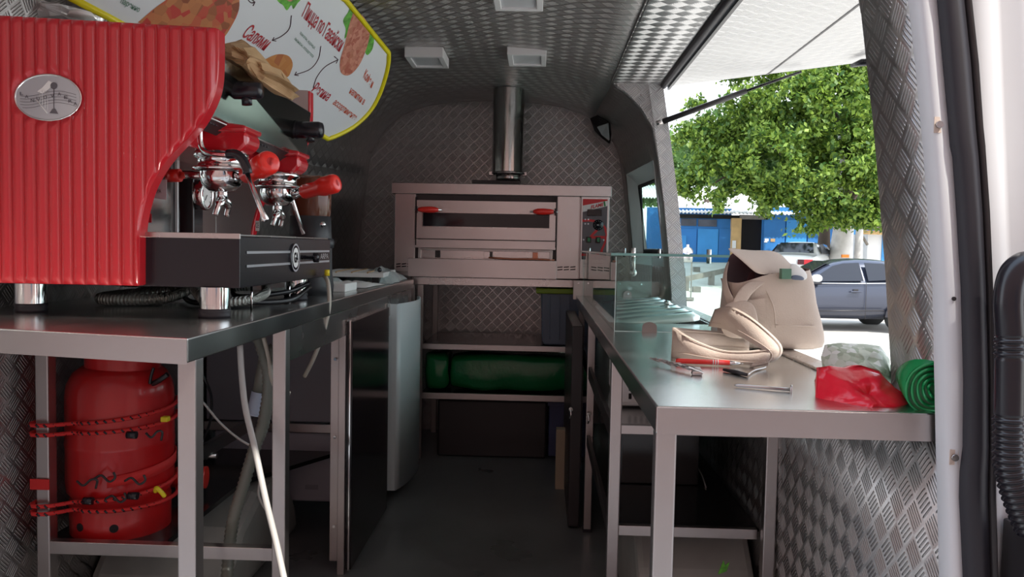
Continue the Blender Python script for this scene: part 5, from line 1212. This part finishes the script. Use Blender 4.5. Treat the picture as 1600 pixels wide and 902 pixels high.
# ---------------- cars
def car(name, label, S, wheels, paint, loc, yaw, roof_lo, wr_=.33):
    """S: stations (x, z_bottom, z_belt, z_roof, half_belt, half_roof); x runs nose to tail"""
    t = thing(name, label, 'car', loc); Mx = Matrix.Translation(loc) @ Matrix.Rotation(yaw, 4, 'Z')
    def sec(s):
        x, zb, zm, zr, hb, hr = s; zq = zb+(zm-zb)*.45
        return [(x, -hb*.94, zb), (x, -hb, zq), (x, -hb*.985, zm-.05), (x, -hb*.94, zm), (x, -hr*1.03, zr-.06), (x, -hr*.86, zr-.005), (x, 0, zr+.012),
                (x, hr*.86, zr-.005), (x, hr*1.03, zr-.06), (x, hb*.94, zm), (x, hb*.985, zm-.05), (x, hb, zq), (x, hb*.94, zb)]
    T = [sec(s) for s in S]; n = 13; mb = MB(); mb.add([Mx @ Vector(p) for s in T for p in s], [(i*n+k, (i+1)*n+k, (i+1)*n+(k+1) % n, i*n+(k+1) % n) for i in range(len(T)-1) for k in range(n)]+[tuple(range(n)), tuple(range((len(T)-1)*n, len(T)*n))], True)
    body = mb.build('body', paint, t, sub=1)
    return t, Mx, body, T
def patch(Mx, pts, m, nm, par, th=.01, n=0, lift=(0, 0, 0)):
    P = [Mx @ (Vector(p)+Vector(lift)) for p in pts]; return MB().add(P, [tuple(range(len(P)))]).build(nm, m, par, solid=th)
def wheel(Mx, x, y, r, par, s):
    mb = MB().lathe([(0, 0), (r*.62, 0), (r*.66, -.02), (r*.95, -.02), (r, .03), (r, .19), (r*.9, .2), (0, .2)], (0, 0, 0), 32, 'Y')
    for i, v in enumerate(mb.v): mb.v[i] = Mx @ Vector((x+v.x, y-s*v.y*-1 if s > 0 else y-v.y, r+v.z))
    w = mb.build('wheel', 'tyre', par)
    mb = MB()
    for k in range(7):
        a = 2*PI*k/7; c, d = math.cos(a), math.sin(a); e, f = -d, c
        yy = y+(-.012 if s > 0 else .012)
        mb.add([Mx @ Vector((x+c*q*r+e*w_, yy, r+d*q*r+f*w_)) for q, w_ in ((.1, .03), (.1, -.03), (.6, -.022), (.6, .022))], [(0, 1, 2, 3)])
    o = mb.build('rim', 'alloy', w, solid=.01); o['kind'] = 'stuff'; return w
# dark grey hatchback, near side toward the camera, nose to the left
YC = 17.6
gz_ = gh(0, 18.4); K = 1.0
fx = at(1403, 480, y=YC).x+.12      # rear wheel centre
x0 = fx-3.42
S = [(.0, .30, .62, .66, .55, .45), (.12, .20, .70, .74, .80, .55), (.6, .18, .84, .88, .88, .62), (1.15, .18, .93, .99, .90, .62), (1.55, .18, .97, 1.20, .90, .60), (2.0, .18, .98, 1.41, .90, .58), (2.5, .18, .99, 1.465, .90, .58), (3.0, .18, 1.00, 1.455, .90, .57), (3.5, .20, 1.02, 1.39, .90, .55), (3.9, .25, 1.03, 1.22, .87, .52), (4.12, .35, .95, 1.0, .78, .50), (4.18, .42, .80, .85, .6, .45)]
S = [(a, b*1.06, c*1.07, d*1.09, e, f) for a, b, c, d, e, f in S]
dc, Mx, body, T = car('dark_hatchback', 'dark blue-grey hatchback parked side-on on the sunny ground outside the hatch', S, None, 'car_grey', Vector((x0, YC+.9, gz_)), 0, 0)
for x in (.82, 3.42):
    for s, y in ((1, -.89), (-1, .89)): wheel(Mx, x, y, .325, dc, s)
    patch(Mx, [(x+.39*math.cos(a), -.905, .33+.39*math.sin(a)) for a in [PI*k/10 for k in range(11)]], 'rubber', 'wheel_arch', dc, .006)
sd = lambda x, z, hb=.90: (x, -(hb-.005)*(1-.30*max(0, z-1.04)/.54), z)
patch(Mx, [sd(1.42, 1.08), sd(1.66, 1.26), sd(1.92, 1.42), sd(2.15, 1.48), sd(2.50, 1.50), sd(2.55, 1.11)], 'car_glass', 'front_window', dc, .012, lift=(0, -.03, 0))
patch(Mx, [sd(2.65, 1.11), sd(2.62, 1.50), sd(3.0, 1.49), sd(3.3, 1.42), sd(3.50, 1.17)], 'car_glass', 'rear_window', dc, .012, lift=(0, -.03, 0))
patch(Mx, [(1.22, -.66, 1.10), (1.22, .66, 1.10), (1.95, .52, 1.50), (1.95, -.52, 1.50)], 'car_glass', 'windscreen', dc, .012, lift=(-.02, 0, .02))
for pts in ([(1.30, -.912, .30), (1.26, -.917, .6), (1.30, -.90, .98)], [(2.60, -.925, .28), (2.60, -.928, .64), (2.60, -.91, 1.09)], [(3.55, -.915, .98), (3.42, -.92, .76), (3.1, -.925, .70)]):
    MB().tube([Mx @ Vector(p) for p in smooth(pts, 4)], .006, 5).build('door_gap', 'black_satin', dc)
MB().tube([Mx @ Vector((1.15, -.925, .42)), Mx @ Vector((2.0, -.93, .455)), Mx @ Vector((3.0, -.925, .475))], .012, 6).build('side_moulding', 'black_satin', dc)
MB().tube([Mx @ Vector((1.0, -.915, 1.04)), Mx @ Vector((2.4, -.905, 1.055)), Mx @ Vector((3.7, -.885, 1.09))], .012, 6).build('waist_trim', 'chrome', dc)
MB().box(Mx @ Vector((2.26, -.955, .86)), Mx @ Vector((2.50, -.915, .89))).build('door_handle', 'car_grey', dc, bevel=.008); MB().box(Mx @ Vector((2.33, -.925, .85)), Mx @ Vector((2.43, -.91, .93))).build('handle_recess', 'black_satin', dc)
MB().sphere(Mx @ Vector((1.50, -1.02, 1.15)), .12, 16, 10, (1, .7, .75)).build('mirror', 'car_white', dc); MB().box(Mx @ Vector((1.40, -1.08, 1.02)), Mx @ Vector((1.60, -.85, 1.07))).build('mirror_base', 'black_plastic', dc, bevel=.02)
# white sedan behind, seen from the rear
wx = at(1245, 400, y=27).x; wy = 27.0
S = [(.0, .30, .55, .60, .60, .5), (.15, .22, .66, .70, .80, .6), (.9, .20, .82, .86, .84, .66), (1.35, .20, .90, .94, .85, .64), (1.75, .20, .92, 1.18, .85, .60), (2.1, .20, .93, 1.37, .85, .57), (2.6, .20, .94, 1.41, .85, .57), (3.1, .20, .95, 1.38, .85, .56), (3.5, .20, .96, 1.16, .85, .60), (3.75, .22, .96, .99, .84, .70), (4.25, .26, .94, .97, .82, .70), (4.36, .34, .86, .90, .78, .66)]
yaw = math.radians(-90-52+22)
cwx = Vector((wx, wy, gh(0, wy))); off = Matrix.Rotation(yaw, 3, 'Z') @ Vector((3.2, 0, 0))
wc, Mx, body, T = car('white_sedan', 'old white saloon car seen from behind, parked in front of the blue shed', S, None, 'car_white', cwx-off, yaw, 0)
for x in (.85, 3.45):
    for s, y in ((1, -.84), (-1, .84)): wheel(Mx, x, y, .30, wc, s)
patch(Mx, [(3.24, -.52, 1.34), (3.24, .52, 1.34), (3.70, .64, 1.02), (3.70, -.64, 1.02)], 'car_glass', 'rear_screen', wc, .01, lift=(.03, 0, .02))
for s in (-1, 1):
    patch(Mx, [(1.55, s*.80, .99), (1.95, s*.66, 1.30), (2.52, s*.645, 1.34), (2.56, s*.79, 1.0)], 'car_glass', 'front_window', wc, .01, lift=(0, s*.035, 0))
    patch(Mx, [(2.63, s*.79, 1.0), (2.60, s*.645, 1.34), (3.0, s*.645, 1.31), (3.34, s*.79, 1.02)], 'car_glass', 'rear_window', wc, .01, lift=(0, s*.035, 0))
    patch(Mx, [(4.385, s*.76, .66), (4.385, s*.76, .82), (4.395, s*.50, .82), (4.395, s*.50, .66)], 'tail_red', 'tail_light', wc, .02, lift=(.02, 0, 0))
    patch(Mx, [(4.385, s*.50, .66), (4.385, s*.50, .82), (4.395, s*.30, .82), (4.395, s*.30, .66)], 'tail_dark', 'tail_light_inner', wc, .02, lift=(.02, 0, 0))
patch(Mx, [(4.42, -.26, .68), (4.42, .26, .68), (4.42, .26, .80), (4.42, -.26, .80)], 'badge_silver', 'number_plate', wc, .01)
MB().sphere(Mx @ Vector((1.6, .95, 1.02)), .09, 12, 8).build('mirror', 'black_plastic', wc); MB().sphere(Mx @ Vector((1.6, -.95, 1.02)), .09, 12, 8).build('mirror', 'black_plastic', wc)
MB().tube([Mx @ Vector((4.40, -.74, .45)), Mx @ Vector((4.44, 0, .45)), Mx @ Vector((4.40, .74, .45))], .07, 8).build('bumper', 'car_white', wc)

# ---------------- trees
import numpy as np
def tree(name, label, base, trunk_r, trunk_pts, clumps, nleaf, size, m, seed, bark='bark', branches=(), gap=None):
    t = thing(name, label, 'tree', base, 'trees in the yard'); rng = np.random.default_rng(seed)
    if trunk_pts:
        MB().tube(smooth([Vector(p) for p in trunk_pts], 5), [trunk_r*(1.12-.6*i/(5*(len(trunk_pts)-1))) for i in range(5*(len(trunk_pts)-1)+1)], 14).build('trunk', bark, t)
    for br in branches:
        P = smooth([Vector(p) for p in br[0]], 5); k = len(P); MB().tube(P, [br[1]*(1-.7*i/k) for i in range(k)], 8).build('branch', 'bark', t)
    wts = np.array([c[3]*c[4]*c[5] for c in clumps])**(2/3); wts = wts/wts.sum(); cid = rng.choice(len(clumps), nleaf, p=wts); cl = np.array(clumps)[cid]
    d = rng.normal(size=(nleaf, 3)); d /= np.linalg.norm(d, axis=1)[:, None]; r = rng.random(nleaf)**.45
    c = cl[:, :3]+d*cl[:, 3:6]*r[:, None]+rng.normal(size=(nleaf, 3))*.10
    if gap is not None:
        keep = np.array([noise.noise(Vector(p)*1.15)+.45*noise.noise(Vector(p)*3.1) for p in c]) > gap; c = c[keep]; nleaf = len(c)
    u = rng.normal(size=(nleaf, 3)); u[:, 2] -= .5; u /= np.linalg.norm(u, axis=1)[:, None]; w = np.cross(u, rng.normal(size=(nleaf, 3))+np.array([0, 0, 1.2])); w /= np.linalg.norm(w, axis=1)[:, None]
    s = size*(.6+.8*rng.random(nleaf))[:, None]; nn = np.cross(u, w)
    v = np.stack([c-u*s, c+w*s*.55-u*s*.15+nn*s*.12, c+u*s, c-w*s*.55-u*s*.15+nn*s*.12], 1).reshape(-1, 3)
    me = bpy.data.meshes.new('foliage'); me.vertices.add(nleaf*4); me.vertices.foreach_set('co', v.ravel()); me.loops.add(nleaf*4); me.loops.foreach_set('vertex_index', np.arange(nleaf*4))
    me.polygons.add(nleaf); me.polygons.foreach_set('loop_start', np.arange(nleaf)*4); me.polygons.foreach_set('loop_total', np.full(nleaf, 4)); me.update(calc_edges=True)
    me.materials.append(MATS[m]); o = bpy.data.objects.new('foliage', me); C.objects.link(o); o.parent = t; o.matrix_parent_inverse = Matrix.Translation(-Vector(base)); o['kind'] = 'stuff'; return t
def cl(px, py, d, rx, rz, ry=None):
    p = at(px, py, y=d); k = d/1250; return (p.x, p.y, p.z, rx*k, (ry or rx*.8)*k, rz*k)
TY = 27.0
g0 = lambda x, y: at(x, y, y=TY)
base = Vector((g0(1322, 410).x, TY+.6, gh(0, TY)))
CL = [cl(1330, 180, 25.5, 90, 80), cl(1255, 150, 25, 70, 55), cl(1385, 260, 25.5, 75, 85), cl(1300, 260, 25, 85, 70), cl(1225, 235, 25, 65, 55), cl(1180, 165, 26, 60, 40), cl(1150, 260, 26.5, 75, 42), cl(1215, 300, 26, 60, 36), cl(1290, 330, 26, 62, 28),
      cl(1125, 215, 27, 45, 32), cl(1100, 170, 27, 28, 18), cl(1200, 90, 27, 90, 50), cl(1340, 90, 26, 100, 60), cl(1105, 298, 27, 40, 18), cl(1078, 205, 27, 28, 40), cl(1075, 285, 27, 30, 24), cl(1120, 318, 26, 14, 14), cl(1182, 318, 26, 24, 16), cl(1260, 350, 25.5, 30, 14), cl(1235, 365, 25.5, 16, 8), cl(1360, 330, 25.5, 55, 26), cl(1430, 200, 26, 60, 120)]
bp3 = Vector((base.x, TY+.6, 4.0))
br = [([base+Vector((0, 0, 2.0)), g0(1290, 290), g0(1235, 250), g0(1170, 195)], .16), ([g0(1235, 250), g0(1215, 222), g0(1190, 205), g0(1150, 185)], .10), ([base+Vector((0, 0, 2.4)), g0(1335, 250), g0(1290, 160), g0(1225, 110)], .16), ([g0(1180, 255), g0(1140, 272), g0(1108, 292)], .06), ([base+Vector((0, 0, 2.4)), g0(1370, 240), g0(1400, 140)], .18)]
tree('maple_tree', 'big bright green maple with whitewashed trunk base filling the hatch opening', base, .40, [base, base+Vector((.05, 0, 1.2)), base+Vector((.12, 0, 2.8)), base+Vector((.0, 0, 5.0))], CL, 120000, .085, 'leaf_maple', 3, 'whitewash', br, -.0)
b2 = Vector((at(1296, 400, y=28).x, 28.6, gh(0, 28.6)))
tree('yard_tree', 'dark trunked tree just left of the whitewashed maple', b2, .24, [b2, b2+Vector((.0, 0, 1.5)), b2+Vector((-.1, 0, 4))], [cl(1290, 250, 30, 120, 80), cl(1180, 230, 31, 120, 70)], 16000, .12, 'leaf_dark', 5)
b3 = Vector((at(1341, 400, y=28.3).x, 28.3, gh(0, 28.3)))
tree('yard_tree', 'slim tree with whitewashed foot just right of the big maple', b3, .16, [b3, b3+Vector((0, 0, 1.3)), b3+Vector((.05, 0, 3.5))], [cl(1360, 230, 29, 80, 100)], 9000, .12, 'leaf_dark', 6, 'whitewash')
b4 = Vector((9, 44, gh(0, 42)))
tree('distant_tree', 'hazy grey-green trees beyond the blue shed roof', b4, .3, [b4, b4+Vector((0, 0, 4))], [cl(1080, 258, 46, 60, 42), cl(1010, 262, 46, 70, 60), cl(1150, 280, 46, 60, 30), cl(960, 290, 46, 50, 50)], 14000, .2, 'leaf_pale', 8)
sb = gpx(1300, 408); tree('shrub', 'small green shrub at the foot of the trunks', sb, .02, None, [(sb.x, sb.y-.3, sb.z+.4, .6, .3, .45)], 1500, .06, 'leaf_maple', 11)
p = at(1322, 398, y=26.5); tag(MB().box(p+Vector((-.12, 0, -.1)), p+Vector((.1, .1, .0))).build('orange_box', 'orange_thing'), 'small orange object beyond the dark car roof', 'box')

# black flexible hose hanging on the door at the right edge
P = [at(x, y, y=d) for x, y, d in [(1625, 425, 1.10), (1604, 414, 1.09), (1584, 430, 1.085), (1576, 470, 1.08), (1578, 530, 1.08), (1577, 600, 1.08), (1576, 680, 1.08), (1578, 730, 1.08), (1592, 780, 1.08), (1612, 830, 1.08)]]
Q = smooth(P, 24); L = [0]
for a, b in zip(Q, Q[1:]): L.append(L[-1]+(b-a).length)
QQ = []; RR = []
n = int(L[-1]/.0022); j = 0
for k in range(n+1):
    q = L[-1]*k/n
    while j < len(L)-2 and L[j+1] < q: j += 1
    p = Q[j].lerp(Q[j+1], min(1, (q-L[j])/max(1e-6, L[j+1]-L[j]))); QQ.append(p)
    z = p.z; ribbed = z < at(1577, 650, y=1.08).z or at(1577, 560, y=1.08).z < z < at(1577, 522, y=1.08).z
    RR.append(.0185+(.0022*math.cos(2*PI*k/4) if ribbed else 0))
tag(MB().tube(QQ, RR, 20).build('flexible_hose', 'black_plastic'), 'black ribbed flexible hose hanging at the right edge on the white door', 'hose')
